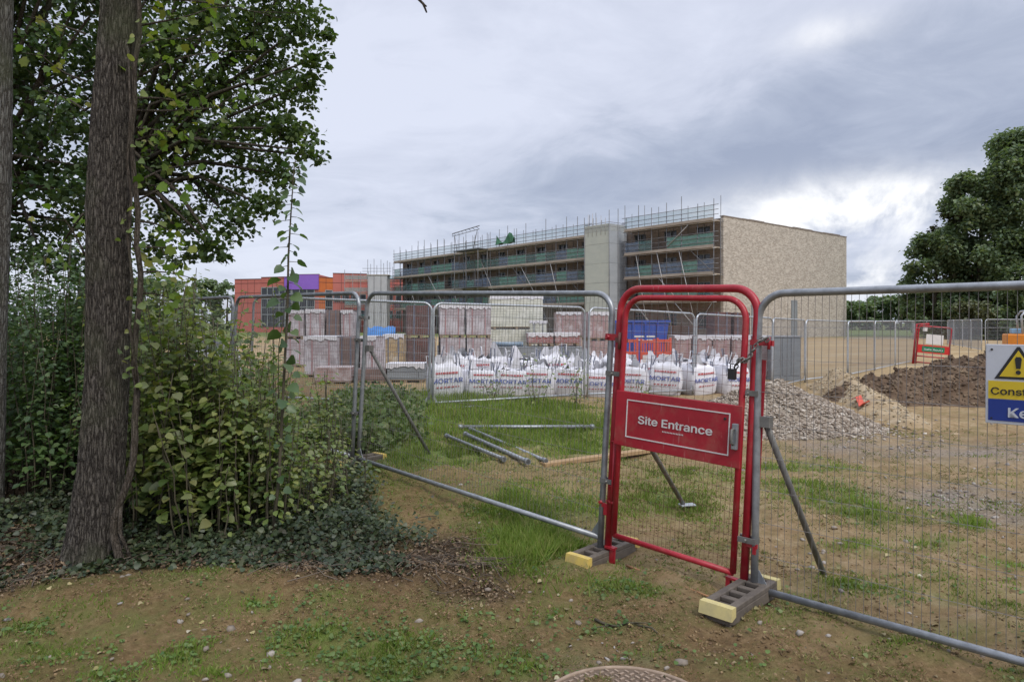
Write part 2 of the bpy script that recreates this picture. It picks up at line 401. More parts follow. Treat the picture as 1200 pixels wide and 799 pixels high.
# how dark the underside of the cloud deck is
dk = M('ADD', M('MULTIPLY', M('SUBTRACT', n1, .5), 1.5), M('MULTIPLY', M('SUBTRACT', n2, .5), 1.15))
dk = M('ADD', dk, .40)
dk = M('ADD', dk, M('MULTIPLY', blob(960, 190, (.52, .5, .085)), .42))
dk = M('ADD', dk, M('MULTIPLY', blob(1180, 60, (.30, .5, .20)), .26))
dk = M('ADD', dk, M('MULTIPLY', blob(640, 215, (.30, .5, .06)), .16))
dk = M('SUBTRACT', dk, M('MULTIPLY', blob(470, 70, (.30, .5, .2)), .30))
dk = M('SUBTRACT', dk, M('MULTIPLY', blob(330, 310, (.5, .5, .10)), .30))
dk = M('SUBTRACT', dk, M('MULTIPLY', blob(860, 40, (.25, .5, .10)), .16))
cr = nt.nodes.new('ShaderNodeValToRGB'); L.new(M('MAXIMUM', M('MINIMUM', dk, 1.), 0.), cr.inputs['Fac'])
e = cr.color_ramp.elements
e[0].position = 0.; e[0].color = (.545, .575, .675, 1)
e[1].position = 1.; e[1].color = (.265, .302, .40, 1)
q = e.new(.38); q.color = (.455, .487, .585, 1)
q = e.new(.68); q.color = (.34, .378, .475, 1)
# the bright breaks low in the sky to the right
br = M('ADD', M('MULTIPLY', blob(1010, 252, (.15, .5, .040)), 1.5), M('MULTIPLY', blob(1035, 328, (.14, .5, .030)), 1.3))
br = M('ADD', br, M('MULTIPLY', blob(975, 38, (.05, .5, .018)), .34))
br = M('MULTIPLY', br, M('ADD', M('MULTIPLY', M('SUBTRACT', n3, .43), 6.0), .45), True)
br = M('MINIMUM', M('MAXIMUM', br, 0.), 1.)
mx = nt.nodes.new('ShaderNodeMix'); mx.data_type = 'RGBA'; L.new(br, mx.inputs[0]); L.new(cr.outputs['Color'], mx.inputs[6]); mx.inputs[7].default_value = (.82, .82, .83, 1)
# sky brightness added overhead, above the view, to light the ground more
ov = M('ADD', M('MULTIPLY', M('MAXIMUM', M('SUBTRACT', sp.outputs['Z'], .46), 0.), 3.0), 1.0)
sc1 = nt.nodes.new('ShaderNodeVectorMath'); sc1.operation = 'SCALE'; L.new(mx.outputs[2], sc1.inputs[0]); L.new(M('MULTIPLY', ov, 10.), sc1.inputs['Scale'])
m2 = nt.nodes.new('ShaderNodeMix'); m2.data_type = 'RGBA'; m2.inputs[0].default_value = .94
L.new(sky.outputs[0], m2.inputs[6]); L.new(sc1.outputs[0], m2.inputs[7])
L.new(m2.outputs[2], bg.inputs['Color']); L.new(bg.outputs[0], wo.inputs['Surface'])

SC.view_settings.view_transform = 'Standard'; SC.view_settings.look = 'None'
SC.view_settings.exposure = 0.5; SC.view_settings.gamma = 1.0; SC.view_settings.use_curve_mapping = False
SC.cycles.transparent_max_bounces = 24; SC.cycles.max_bounces = 6; SC.cycles.diffuse_bounces = 3

# ================================================================ ground
GREEN = []   # (x, y, sx, sy, weight) patches of grass, in metres
def gpatch(px, py, rx, ry, wt):
    x, d = gp(px, py); GREEN.append((x, d, rx * d / F, ry * d * d / (EYE * F), wt))
for a in [(560, 492, 120, 24, 1.3), (660, 505, 70, 24, 1.2), (470, 505, 70, 40, 1.2), (600, 530, 90, 12, .8), (620, 640, 55, 30, 1.1), (600, 600, 60, 25, .6),
          (510, 545, 60, 14, .5), (690, 600, 40, 20, .5), (780, 590, 60, 18, .7), (800, 560, 60, 10, .6), (830, 640, 40, 10, .4),
          (950, 575, 70, 12, .9), (930, 545, 60, 8, .7), (1010, 595, 40, 10, .5), (1135, 610, 18, 6, .9), (1100, 637, 28, 9, .7), (1060, 690, 60, 14, .5),
          (930, 705, 40, 14, .5), (1040, 760, 50, 14, .6), (910, 730, 60, 12, .45), (720, 690, 40, 14, .5), (640, 720, 40, 14, .5),
          (205, 770, 30, 12, .8), (330, 765, 36, 20, .9), (450, 760, 60, 16, .7), (260, 720, 40, 12, .35), (540, 770, 60, 14, .6), (60, 760, 50, 14, .6),
          (90, 720, 60, 14, .5), (400, 715, 40, 10, .5), (150, 735, 30, 9, .7), (300, 720, 24, 7, .7), (380, 745, 40, 10, .8), (480, 790, 50, 10, .8), (250, 790, 40, 9, .8), (120, 790, 40, 9, .7), (20, 735, 30, 9, .7), (560, 730, 34, 9, .6), (700, 740, 40, 10, .5), (760, 700, 30, 8, .5), (990, 690, 40, 10, .6), (1010, 640, 40, 9, .5), (1130, 740, 40, 10, .6), (760, 770, 40, 8, .4), (620, 785, 40, 12, .6), (1150, 700, 40, 16, .45), (1180, 660, 30, 10, .4), (860, 780, 60, 14, .3)]:
    gpatch(*a)
def green(x, y):
    x = np.asarray(x, float); y = np.asarray(y, float); s = np.zeros_like(x + y)
    for a, b, sx, sy, wt in GREEN: s = s + wt * np.exp(-((x - a) / sx) ** 2 - ((y - b) / sy) ** 2)
    s = s * (.25 + 1.5 * fbm(x * 2.2, y * 2.2, 3)) + .25 * sst(.56, .75, fbm(x * 1.3 + 40, y * 1.3, 4)) * sst(14, 9, y)
    return np.clip(s, 0, 1.3)
def litter(x, y):
    """Dead leaves and dark humus under the trees and along the edge of the wood."""
    x = np.asarray(x, float); y = np.asarray(y, float)
    edge = 4.75 + .22 * np.sin(x * 1.9 + .6) + .25 * (vnoise(x * 2, 3.3) - .5) - .34 * sst(-2.3, -3.3, x)
    a = sst(edge - .15, edge + .25, y) * sst(9.5, 7.5, y) * sst(-.6, -1.05, x + .40 * (y - 5.2))
    b = 1.3 * np.exp(-((x + .55) / .36) ** 2 - ((y - 5.15) / .5) ** 2) + 1.1 * np.exp(-((x + .2) / .22) ** 2 - ((y - 4.65) / .3) ** 2)
    return np.clip(a + b * (.4 + vnoise(x * 6, y * 6)), 0, 1)
def gravel(x, y):
    x = np.asarray(x, float); y = np.asarray(y, float); s = np.zeros_like(x + y)
    for px, py, rx, ry, wt in [(1120, 580, 90, 14, 1.), (1180, 605, 60, 14, .8), (1080, 530, 130, 12, .55), (980, 520, 60, 10, .6), (1180, 530, 80, 16, .6), (860, 480, 80, 14, .7), (690, 780, 80, 20, .25)]:
        a, d = gp(px, py); s = s + wt * np.exp(-((x - a) / (rx * d / F)) ** 2 - ((y - d) / (ry * d * d / (EYE * F))) ** 2)
    return np.clip(s, 0, 1)
def dense(lo, hi, step, far, k=1.13):
    a = [lo]; 
    while a[-1] < hi: a.append(a[-1] + step)
    s = step
    up = [a[-1]]
    while up[-1] < far: s *= k; up.append(up[-1] + s)
    return a + up[1:]
xs = dense(-6.5, 7.5, .065, 1400); s = .065; lo = [-6.5]
while lo[-1] > -1400: s *= 1.13; lo.append(lo[-1] - s)
xs = np.array(lo[:0:-1] + xs)
ys = np.array([-400, -150, -60, -25, -10, -4, 0, 1.4] + dense(2.2, 14, .065, 1500, 1.06))
X, Y = np.meshgrid(xs, ys)
Z = G(X, Y)
nx, ny = len(xs), len(ys)
idx = np.arange(nx * ny).reshape(ny, nx)
Fq = np.stack([idx[:-1, :-1], idx[:-1, 1:], idx[1:, 1:], idx[1:, :-1]], -1).reshape(-1, 4)
me = np_mesh('ground', np.stack([X, Y, Z], -1).reshape(-1, 3), Fq, True)
ca = me.color_attributes.new('cover', 'FLOAT_COLOR', 'POINT')
farfield = sst(18, 30, Y)
cv = np.stack([green(X, Y) * (Y > 1) * (1 - farfield), litter(X, Y), gravel(X, Y), farfield], -1).reshape(-1, 4).astype(np.float32)
ca.data.foreach_set('color', cv.ravel())
sa = me.color_attributes.new('sunlit_sand', 'FLOAT_COLOR', 'POINT')      # sandy site ground against the mossy verge, its colour also raised for sunlight
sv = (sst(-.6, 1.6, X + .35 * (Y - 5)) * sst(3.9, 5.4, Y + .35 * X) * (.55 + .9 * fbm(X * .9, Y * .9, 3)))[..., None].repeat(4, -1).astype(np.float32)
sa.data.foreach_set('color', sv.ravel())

m, nt, out = _mat('site ground'); L = nt.links
at_ = N_(nt, 'ShaderNodeAttribute'); at_.attribute_name = 'cover'
sep = N_(nt, 'ShaderNodeSeparateColor'); L.new(at_.outputs['Color'], sep.inputs[0])
tc = N_(nt, 'ShaderNodeTexCoord')
def nn(scale, detail=6., rough=.6, dist=0.):
    n = N_(nt, 'ShaderNodeTexNoise', Scale=scale, Detail=detail, Roughness=rough, Distortion=dist); L.new(tc.outputs['Object'], n.inputs['Vector']); return n.outputs['Fac']
def mixc(f, a, b):
    x = N_(nt, 'ShaderNodeMix', data_type='RGBA')
    for i, v in ((0, f), (6, a), (7, b)):
        if isinstance(v, tuple): x.inputs[i].default_value = c4(v)
        elif isinstance(v, float): x.inputs[i].default_value = v
        else: L.new(v, x.inputs[i])
    return x.outputs[2]
def mm(op, a, b, clamp=False):
    n = N_(nt, 'ShaderNodeMath', operation=op); n.use_clamp = clamp
    for i, v in enumerate((a, b)):
        if isinstance(v, (int, float)): n.inputs[i].default_value = v
        else: L.new(v, n.inputs[i])
    return n.outputs[0]
r = ramp(nt, [(.30, (.085, .050, .024)), (.44, (.16, .096, .044)), (.55, (.225, .145, .070)), (.70, (.31, .215, .115))])
L.new(nn(1.6, 9., .68, .4), r.inputs['Fac'])
r2 = ramp(nt, [(.32, (.06, .04, .022)), (.5, (.18, .115, .055)), (.7, (.33, .235, .13))]); L.new(nn(22, 7., .7), r2.inputs['Fac'])
soil = mixc(.58, r.outputs['Color'], r2.outputs['Color'])
sat = N_(nt, 'ShaderNodeAttribute'); sat.attribute_name = 'sunlit_sand'
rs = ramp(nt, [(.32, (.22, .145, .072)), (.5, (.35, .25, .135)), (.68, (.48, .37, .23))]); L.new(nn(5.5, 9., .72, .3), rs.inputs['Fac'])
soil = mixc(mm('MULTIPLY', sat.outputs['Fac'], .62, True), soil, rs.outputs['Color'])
# dark crumbs and thin moss on the soil
cr_ = ramp(nt, [(.60, (0, 0, 0)), (.70, (1, 1, 1))]); L.new(nn(9., 8., .72), cr_.inputs['Fac'])
soil = mixc(mm('MULTIPLY', cr_.outputs['Color'], .65), soil, (.085, .06, .035))
mo = ramp(nt, [(.46, (0, 0, 0)), (.62, (1, 1, 1))]); L.new(nn(3.1, 9., .7), mo.inputs['Fac'])
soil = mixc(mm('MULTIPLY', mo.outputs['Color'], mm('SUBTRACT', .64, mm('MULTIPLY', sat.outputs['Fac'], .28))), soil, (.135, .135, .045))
gr = ramp(nt, [(.35, (.08, .125, .024)), (.6, (.14, .20, .045)), (.8, (.21, .24, .08))]); L.new(nn(14, 7., .7), gr.inputs['Fac'])
gf = mm('MULTIPLY', sep.outputs['Red'], mm('ADD', mm('MULTIPLY', nn(7., 6., .7), 2.2), -.35), True)
col = mixc(gf, soil, gr.outputs['Color'])
ltc = ramp(nt, [(.3, (.022, .017, .012)), (.55, (.07, .048, .03)), (.75, (.13, .092, .06))]); L.new(nn(35, 6., .75), ltc.inputs['Fac'])
col = mixc(mm('MULTIPLY', sep.outputs['Green'], .93), col, ltc.outputs['Color'])
gvc = ramp(nt, [(.3, (.11, .085, .065)), (.5, (.25, .205, .165)), (.72, (.42, .37, .31))]); L.new(nn(30, 5., .8), gvc.inputs['Fac'])
gg = mm('MULTIPLY', sep.outputs['Blue'], mm('ADD', mm('MULTIPLY', nn(2.4, 8., .7), 2.6), -.5), True)
col = mixc(gg, col, gvc.outputs['Color'])
# the open field and stripped ground farther off: tan earth, then a strip of grass
spx = N_(nt, 'ShaderNodeSeparateXYZ'); L.new(tc.outputs['Object'], spx.inputs[0])
fr = ramp(nt, [(.3, (.25, .165, .085)), (.5, (.345, .25, .135)), (.7, (.43, .34, .21))])
nfar = N_(nt, 'ShaderNodeTexNoise', Scale=.35, Detail=9., Roughness=.7); mpf = N_(nt, 'ShaderNodeMapping'); mpf.inputs['Scale'].default_value = (.5, 1.2, 1)
L.new(tc.outputs['Object'], mpf.inputs[0]); L.new(mpf.outputs[0], nfar.inputs['Vector']); L.new(nfar.outputs['Fac'], fr.inputs['Fac'])
dist = mm('ADD', spx.outputs['Y'], mm('MULTIPLY', mm('SUBTRACT', nfar.outputs['Fac'], .5), 30.))
st = ramp(nt, [(0, (0, 0, 0)), (.3, (0, 0, 0)), (.36, (1, 1, 1))]); L.new(mm('DIVIDE', dist, 260.), st.inputs['Fac'])
fcol = mixc(st.outputs['Color'], fr.outputs['Color'], (.13, .16, .05))
col = mixc(mm('MULTIPLY', at_.outputs['Alpha'], 1.), col, fcol)
b = N_(nt, 'ShaderNodeBsdfPrincipled'); b.inputs['Roughness'].default_value = .95; b.inputs['Specular IOR Level'].default_value = .15
L.new(col, b.inputs['Base Color'])
bp = N_(nt, 'ShaderNodeBump', Strength=.9, Distance=.03)
L.new(mm('ADD', nn(24, 9., .78), mm('MULTIPLY', nn(120, 5., .7), .35)), bp.inputs['Height']); L.new(bp.outputs['Normal'], b.inputs['Normal'])
L.new(b.outputs[0], out.inputs['Surface'])
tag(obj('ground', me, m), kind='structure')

# ================================================================ mesh fence panels
PH, CR, TR = 2.0, .17, .024
def frame_pts(Lp, z0=.0):
    p = [(0, 0, z0), (0, 0, .6), (0, 0, 1.2)]
    for i in range(9):
        a = math.pi - i * math.pi / 16; p.append((CR + CR * math.cos(a), 0, PH - CR + CR * math.sin(a)))
    p += [(CR + (Lp - 2 * CR) * t, 0, PH) for t in (.25, .5, .75)]
    for i in range(9):
        a = math.pi / 2 - i * math.pi / 16; p.append((Lp - CR + CR * math.cos(a), 0, PH - CR + CR * math.sin(a)))
    return p + [(Lp, 0, 1.2), (Lp, 0, .6), (Lp, 0, z0)]
def frame_mesh(Lp, n=10, rail=.10):
    mb = MB(); mb.tube(frame_pts(Lp), TR, n)
    mb.tube([(.0, 0, rail), (Lp, 0, rail)], TR * .92, n)
    for s in (1, -1):
        x0 = 0 if s == 1 else Lp
        mb.prism([(x0 + s * .018, rail + .01), (x0 + s * .10, rail + .012), (x0 + s * .03, rail + .12), (x0 + s * .018, rail + .12)], -.003, .003)
    return mb.mesh('fence_frame')
def wires(mb, x0, x1, z0, z1, dx, dz, r, topcut=0.):
    n = max(1, round((x1 - x0) / dx)); k = max(1, round((z1 - z0) / dz))
    def bar(a, b):
        mb.tube([a, b], r, 3, cap=False)
    for i in range(n + 1):
        x = x0 + (x1 - x0) * i / n
        e = min(x - x0, x1 - x); zt = z1
        if e < topcut: zt = z1 - topcut + math.sqrt(max(topcut ** 2 - (topcut - e) ** 2, 0))
        bar((x, 0, z0), (x, 0, zt))
    for j in range(k + 1):
        z = z0 + (z1 - z0) * j / k; t = 0
        if z > z1 - topcut: t = topcut - math.sqrt(max(topcut ** 2 - (z - z1 + topcut) ** 2, 0))
        bar((x0 + t, .002, z), (x1 - t, .002, z))
    return mb
def infill_mesh(Lp, r=.0017, dx=.042, dz=.22):
    return wires(MB(), .02, Lp - .02, .105, PH - .01, dx, dz, r, CR).mesh('wire_mesh')
def clamp_mesh(z, x, w=.13):
    mb = MB(); mb.box((x, -.03, z), (w, .012, .035)); mb.box((x, .03, z), (w, .012, .035)); mb.tube([(x, -.055, z), (x, .055, z)], .009, 6)
    return mb
def place_panel(o, p0, p1, lean=0., sx=1.):
    d = Vector(p1) - Vector(p0); yaw = math.atan2(d.y, d.x); pitch = -math.atan2(d.z, math.hypot(d.x, d.y))
    o.location = p0; o.rotation_euler = (-math.radians(lean), pitch, yaw); o.scale = (sx, 1, 1)
def G3(x, y, dz=0.): return (x, y, g(x, y) + dz)

# near line -----------------------------------------------------------
LEAN = 2.6
PA0, PA1 = Vector((-1.77, 7.84)), Vector((.685, 5.31))
PB0, PB1 = Vector((-4.30, 10.42)), Vector((-1.86, 7.93))
PC0, PC1 = Vector((-6.85, 12.95)), Vector((-4.38, 10.50))
PR0 = Vector((1.56, 4.40)); DR = Vector((.72, -.69)).normalized(); PR1 = PR0 + DR * 3.5
def near_panel(a, b, za, zb, label, clamps=(), braces=(), wm=WIRE):
    p = thing('mesh_fence', label, 'fence panel', group='near line of steel mesh fence panels')
    Lp = (b - a).length
    place_panel(p, (a.x, a.y, za), (b.x, b.y, zb), LEAN)
    obj('frame', frame_mesh(Lp, 14), GALV, p)
    obj('wire_mesh', infill_mesh(Lp), wm, p)
    for z, x in clamps: clamp_mesh(z, x).build('clamp', GALVDARK, p)
    for (x, z, fx, fy, fz) in braces:
        mb = MB(); mb.tube([(x, .03, z), (fx, fy, fz)], .021, 10); mb.box((x, .02, z), (.09, .06, .07)); mb.box((fx, fy, fz + .0), (.16, .12, .02), rz=.4)
        mb.build('brace', GALVDARK, p)
    return p
pa = near_panel(PA0, PA1, .14, .03, 'near mesh fence panel left of the red gate, with a slanting brace behind it',
                clamps=[(.55, 3.58), (1.38, 3.58), (1.72, -.045)], braces=[(.06, 1.37, .06, 1.0, .04)])
pb = near_panel(PB0, PB1, .19, .15, 'mesh fence panel half hidden by the tall sapling, left of the long braced panel',
                clamps=[(1.45, 3.53), (.6, 3.53)], braces=[(.08, 1.3, .15, 1.0, .05)])
pc = near_panel(PC0, PC1, .22, .2, 'farthest panel of the near fence line, its top corner showing over the leafy shrubs', braces=[])
pr = near_panel(PR0, PR1, -.01, .0, 'near mesh fence panel right of the red gate, carrying the construction warning sign',
                clamps=[(1.35, -.05), (.40, -.05)], braces=[(.04, 1.17, .19, .74, .03)])

# red gate ------------------------------------------------------------
gd = Vector((1.56, 4.40)) - Vector((.685, 5.31)); GL = gd.length; gu = gd.normalized()
gate = thing('site_gate', 'red tubular pedestrian gate reading Site Entrance, standing between two grey mesh panels', 'gate')
place_panel(gate, (.685, 5.31, .03), (1.56, 4.40, -.01), LEAN)
def arch(x0, x1, z0, z1, r, bottom=False):
    p = [(x0, 0, z0), (x0, 0, (z0 + z1) / 2)]
    for i in range(9):
        a = math.pi - i * math.pi / 16; p.append((x0 + r + r * math.cos(a), 0, z1 - r + r * math.sin(a)))
    for i in range(9):
        a = math.pi / 2 - i * math.pi / 16; p.append((x1 - r + r * math.cos(a), 0, z1 - r + r * math.sin(a)))
    return p + [(x1, 0, (z0 + z1) / 2), (x1, 0, z0)]
OX0, OX1 = .075, GL - .075
mb = MB(); mb.tube(arch(OX0, OX1, .03, 2.035, .17), .0275, 14)
mb.box((OX0 + .035, -.012, .055), (.085, .05, .016)); mb.box((OX0 + .06, -.02, -.015), (.05, .012, .15))
mb.box((OX1 - .07, -.012, .12), (.09, .04, .014)); mb.box((OX1 - .10, -.012, .06), (.03, .03, .12))
mb.build('outer_frame', RED, gate)
plate = MB(); plate.box((GL - .045, .012, 1.06), (.075, .006, 1.02)); plate.build('keep_plate', RED, gate)
leaf = MB(); LX0, LX1, LZ0, LZ1 = OX0 + .075, OX1 - .062, .165, 1.965
leaf.tube(arch(LX0, LX1, LZ0, LZ1, .15), .0215, 14); leaf.tube([(LX0, 0, LZ0), (LX1, 0, LZ0)], .020, 12)
leafo = leaf.build('gate_leaf', RED, gate); leafo.location = (0, -.035, 0)
gm = MB(); wires(gm, LX0 + .015, LX1 - .015, LZ0 + .01, .855, .034, .075, .0014); gmo = gm.build('gate_mesh', [REDWIRE], gate); gmo.location = (0, -.03, 0); gm = MB(); wires(gm, LX0 + .015, LX1 - .015, 1.26, LZ1 - .01, .068, .065, .0015, .14)
gmo = gm.build('gate_mesh', [REDWIRE], gate); gmo.location = (0, -.03, 0)
sg = MB(); sg.b2((LX0 - .02, -.072, .853), (LX1 + .028, -.058, 1.262)); sgo = bevel(sg.build('sign_plate', RED, gate), .004)
ol = MB(); a0, a1, b0, b1, t = LX0 + .085, LX1 - .055, .925, 1.205, .008
for q in [((a0, b0), (a1, b0 + t)), ((a0, b1 - t), (a1, b1)), ((a0, b0 + t), (a0 + t, b1 - t)), ((a1 - t, b0 + t), (a1, b1 - t))]:
    ol.b2((q[0][0], -.0755, q[0][1]), (q[1][0], -.0715, q[1][1]))
ol.build('sign_border', WHITE, sgo)
tx = MB(); put_text(tx, 'Site Entrance', a0 + .11, 1.04, .60, -.0745, .020, .078)
for i in range(14): tx.add([(a0 + .32 + i * .0125 + k * .0075, -.0745, 1.005 + j * .009) for j, k in ((0, 0), (0, 1), (1, 1), (1, 0))], [(0, 1, 2, 3)])
tx.build('lettering', WHITE, sgo)
sc_ = MB(); sc_.tube([(a1 - .035, -.070, 1.165), (a1 - .035, -.082, 1.165)], .009, 10); sc_.build('fixing_screw', BLACK, sgo)
hd = MB(); hd.b2((LX1 - .028, -.10, .975), (LX1 + .012, -.074, 1.145)); bevel(hd.build('handle_plate', GALV, gate), .005)
hd = MB(); hd.tube([(LX1 - .012, -.10, 1.11), (LX1 - .012, -.128, 1.105), (LX1 - .012, -.13, 1.02), (LX1 - .012, -.105, 1.01)], .009, 8); hd.build('handle', GALVDARK, gate)
bt = MB(); xb = (OX0 + LX0) / 2; bt.tube([(OX0, -.03, .86), (xb, -.035, .865), (LX0, -.035, .86)], .008, 8)
bt.tube([(xb, -.035, .865), (xb, -.035, .34)], .010, 8); bt.tube([(OX0, -.03, .52), (LX0, -.035, .52)], .007, 8); bt.tube([(OX0, -.03, .40), (LX0, -.035, .40)], .012, 8)
bt.build('drop_bolt', RED, gate)
for z in (1.62, 1.66):
    pass
hg = MB(); hg.box(((OX0 + LX0) / 2, -.02, 1.64), (.10, .03, .035)); hg.tube([((OX0 + LX0) / 2, -.04, 1.57), ((OX0 + LX0) / 2, -.04, 1.70)], .013, 8); hg.build('hinge', REDWIRE, gate)
hg = MB(); hg.box((.02, -.012, 1.66), (.12, .03, .05)); hg.tube([(-.01, -.05, 1.66), (-.01, .05, 1.66)], .014, 8); hg.build('bracket', RED, gate)
hg = MB(); hg.box((.03, -.012, .36), (.09, .02, .03)); hg.box((.05, -.02, .325), (.035, .015, .07)); hg.tube([(.0, -.04, .38), (.0, .04, .38)], .013, 8); hg.build('bracket', RED, gate)
hg = MB(); hg.box((GL - .03, -.012, 1.68), (.15, .03, .035)); hg.tube([(GL + .03, -.04, 1.64), (GL + .03, -.04, 1.72)], .010, 8); hg.build('bracket', RED, gate)
hg = MB(); hg.box((GL - .03, -.012, .37), (.08, .02, .028)); hg.box((GL - .005, -.02, .345), (.02, .02, .05)); hg.build('bracket', RED, gate)
# security chain round the lock side
ch = thing('security_chain', 'dark steel chain looped round the lock post of the red gate', 'chain', gate.location.copy(), rot=gate.rotation_euler.copy())
cm = MB(); n_ = 15
for i in range(n_):
    t = i / (n_ - 1); c = Vector((GL + .03 - .20 * t, -.065 - .05 * math.sin(t * 3), 1.70 - .20 * t + .03 * math.sin(t * 9)))
    ax = Vector((-.7, 0, -.7)).normalized(); bx = Vector((0, 1, 0)) if i % 2 else Vector((.7, 0, -.7)).normalized()
    cm.tube([c + ax * .019 * math.cos(q) + bx * .011 * math.sin(q) for q in [2 * math.pi * k / 8 for k in range(8)]], .0052, 6, closed=True)
cm.build('links', GALVDARK, ch)
pl = MB(); pl.b2((GL - .20, -.125, 1.43), (GL - .15, -.095, 1.50)); pl.tube([(GL - .19, -.11, 1.50), (GL - .19, -.11, 1.53), (GL - .16, -.11, 1.53), (GL - .16, -.11, 1.50)], .005, 6); bevel(pl.build('padlock', BLACK, ch), .006)

# feet ----------------------------------------------------------------
def foot(x, y, yaw, capmat, label, far=False, s=1.):
    o = thing('rubber_block', label, 'fence foot', (x, y, g(x, y) - .03), yaw, 'rubber feet of the fence panels')
    Lf, W, H = .66 * s, .20 * s, .12 * s
    mb = MB()
    out_ = [(-Lf / 2 + .03, -W / 2), (Lf / 2 - .03, -W / 2), (Lf / 2, -W / 2 + .03), (Lf / 2, W / 2 - .03), (Lf / 2 - .03, W / 2), (-Lf / 2 + .03, W / 2), (-Lf / 2, W / 2 - .03), (-Lf / 2, -W / 2 + .03)]
    mb.prism(out_, .018, H * .72, 'z')
    for sx in (-1, 1):                                                    # short legs below
        mb.b2((sx * Lf * .42 - .04, -W / 2 + .015, 0), (sx * Lf * .42 + .04, W / 2 - .015, .019))
    mb.b2((-Lf / 2 + .02, -W / 2, H * .72), (Lf / 2 - .02, -W / 2 + .05, H)); mb.b2((-Lf / 2 + .02, W / 2 - .05, H * .72), (Lf / 2 - .02, W / 2, H))
    for t in (-.46, -.24, -.07, .09, .26, .44): mb.b2((t * Lf - .022, -W / 2 + .05, H * .72), (t * Lf + .022, W / 2 - .05, H * .97))
    b_ = bevel(mb.build('block', RUBBER, o), .006)
    for sx in (-1, 1):
        c = MB(); x0 = sx * (Lf / 2 - .045); x1 = sx * (Lf / 2 + .022); xm = sx * (Lf / 2 + .005)
        c.prism([(x0, H + .004), (xm, H + .004), (x1, .055), (xm, .05), (x0, H * .55)], -W / 2 - .004, W / 2 + .004)
        c.build('end_cap', capmat, o)
    return o
yawf = math.atan2(.70, .71)
foot(.715, 5.33, yawf + .03, YELLOW, 'rubber fence foot with an orange-yellow end under the hinge side of the red gate')
foot(1.436, 4.27, yawf + .02, YELLOWPALE, 'rubber fence foot with a faded yellow end under the lock side of the red gate')
foot(-1.80, 8.0, yawf + .1, YELLOW, 'rubber fence foot with a yellow end at the bottom rail corner of the braced panel')

# warning sign on the right-hand panel ---------------------------------
SW, SH = .62, .455
ws = thing('warning_sign', 'construction warning sign with white, yellow and blue bands, tied to the right mesh panel', 'sign', rot=pr.rotation_euler.copy())
ws.location = pr.matrix_basis @ Vector((1.30, -.034, 1.225)) if False else (Matrix.Translation(Vector((PR0.x, PR0.y, -.01))) @ pr.rotation_euler.to_matrix().to_4x4()) @ Vector((1.240, -.034, 1.285))
ws.scale = (.9, .9, .9)
SGW = pmat('sign white', (.50, .52, .56), (.44, .46, .50), scale=4, rough=.4); SGY = pmat('sign yellow', (.60, .44, .02), (.54, .39, .02), scale=4, rough=.4)
SGB = pmat('sign blue', (.012, .035, .22), (.01, .03, .18), scale=4, rough=.4); SGK = pmat('sign black', (.02, .02, .02), rough=.4)
mb = MB(); mb.b2((0, 0, 0), (SW, .008, SH)); bevel(mb.build('board', SGW, ws), .004)
mb = MB(); mb.b2((.014, -.003, .143), (SW - .014, .001, .245)); mb.build('yellow_band', SGY, ws)
mb = MB(); mb.b2((.014, -.003, .018), (SW - .014, .001, .140)); mb.build('blue_band', SGB, ws)
tcx = .155
mb = MB(); mb.prism([(tcx - .112, .258), (tcx + .112, .258), (tcx + .006, .442), (tcx - .006, .442)], -.003, .001); tri = mb.build('triangle_border', SGK, ws)
mb = MB(); mb.prism([(tcx - .088, .271), (tcx + .088, .271), (tcx, .421)], -.0055, -.0025); mb.build('triangle_field', SGY, tri)
mb = MB(); mb.prism([(tcx - .010, .318), (tcx + .010, .318), (tcx + .016, .372), (tcx + .010, .384), (tcx - .010, .384), (tcx - .016, .372)], -.0085, -.005)
mb.prism([(tcx + .012 * math.cos(a), .297 + .012 * math.sin(a)) for a in [2 * math.pi * i / 12 for i in range(12)]], -.0085, -.005); mb.build('exclamation_mark', SGK, tri)
mb = MB(); put_text(mb, 'Construction site', .028, .168, .48, -.0045, .014, .056); mb.build('lettering', SGK, ws)
mb = MB(); put_text(mb, 'Keep out', .11, .042, .34, -.0045, .02, .075); mb.build('lettering', SGW, ws)
mb = MB()
for x in (.03, SW - .03):
    for z in (.03, SH - .03): mb.tube([(x, -.004, z), (x, .02, z)], .006, 8); 
mb.build('cable_tie', SGK, ws)
# ================================================================ the brick building under scaffold
BC = Vector((22.3, 72.0, 0)); BYAW = math.atan2(.636, .772)
BW, BL, BH = 28.2, 66.0, 13.0
def loc2w(x, y, z=0):
    return BC + Vector((x * math.cos(BYAW) - y * math.sin(BYAW), x * math.sin(BYAW) + y * math.cos(BYAW), z))
GABLE = brickmat('buff brickwork', (.50, .455, .39), (.275, .238, .195), (.45, .415, .36), scale=.85, bw=.26, rh=.09)
DARKBRICK = brickmat('brown brickwork in progress', (.19, .145, .115), (.125, .098, .08), (.20, .17, .145), scale=.6)
CONC = pmat('concrete', (.30, .28, .25), (.22, .205, .185), scale=2, rough=.85, bump=.002)
COPING = pmat('roof edge', (.17, .14, .12), (.24, .2, .17), scale=3, rough=.8)
GREYMETAL = pmat('grey steel sheet', (.27, .295, .31), (.215, .235, .25), scale=3, rough=.5, metal=.15)
DARKGLASS = pmat('dark window glass', (.02, .025, .03), (.035, .04, .05), scale=2, rough=.12, spec=.6)
bld = thing('brick_building', 'four storey buff brick block with a blank gable wall and scaffold along its long side', 'building', BC, BYAW)
mb = MB(); mb.b2((0, 0, -.6), (BW, .35, BH)); mb.build('gable_wall', GABLE, bld)
mb = MB()
stor = [(.2, 3.0), (3.6, 6.2), (6.9, 9.2), (10.1, 12.2)]
z = -.6
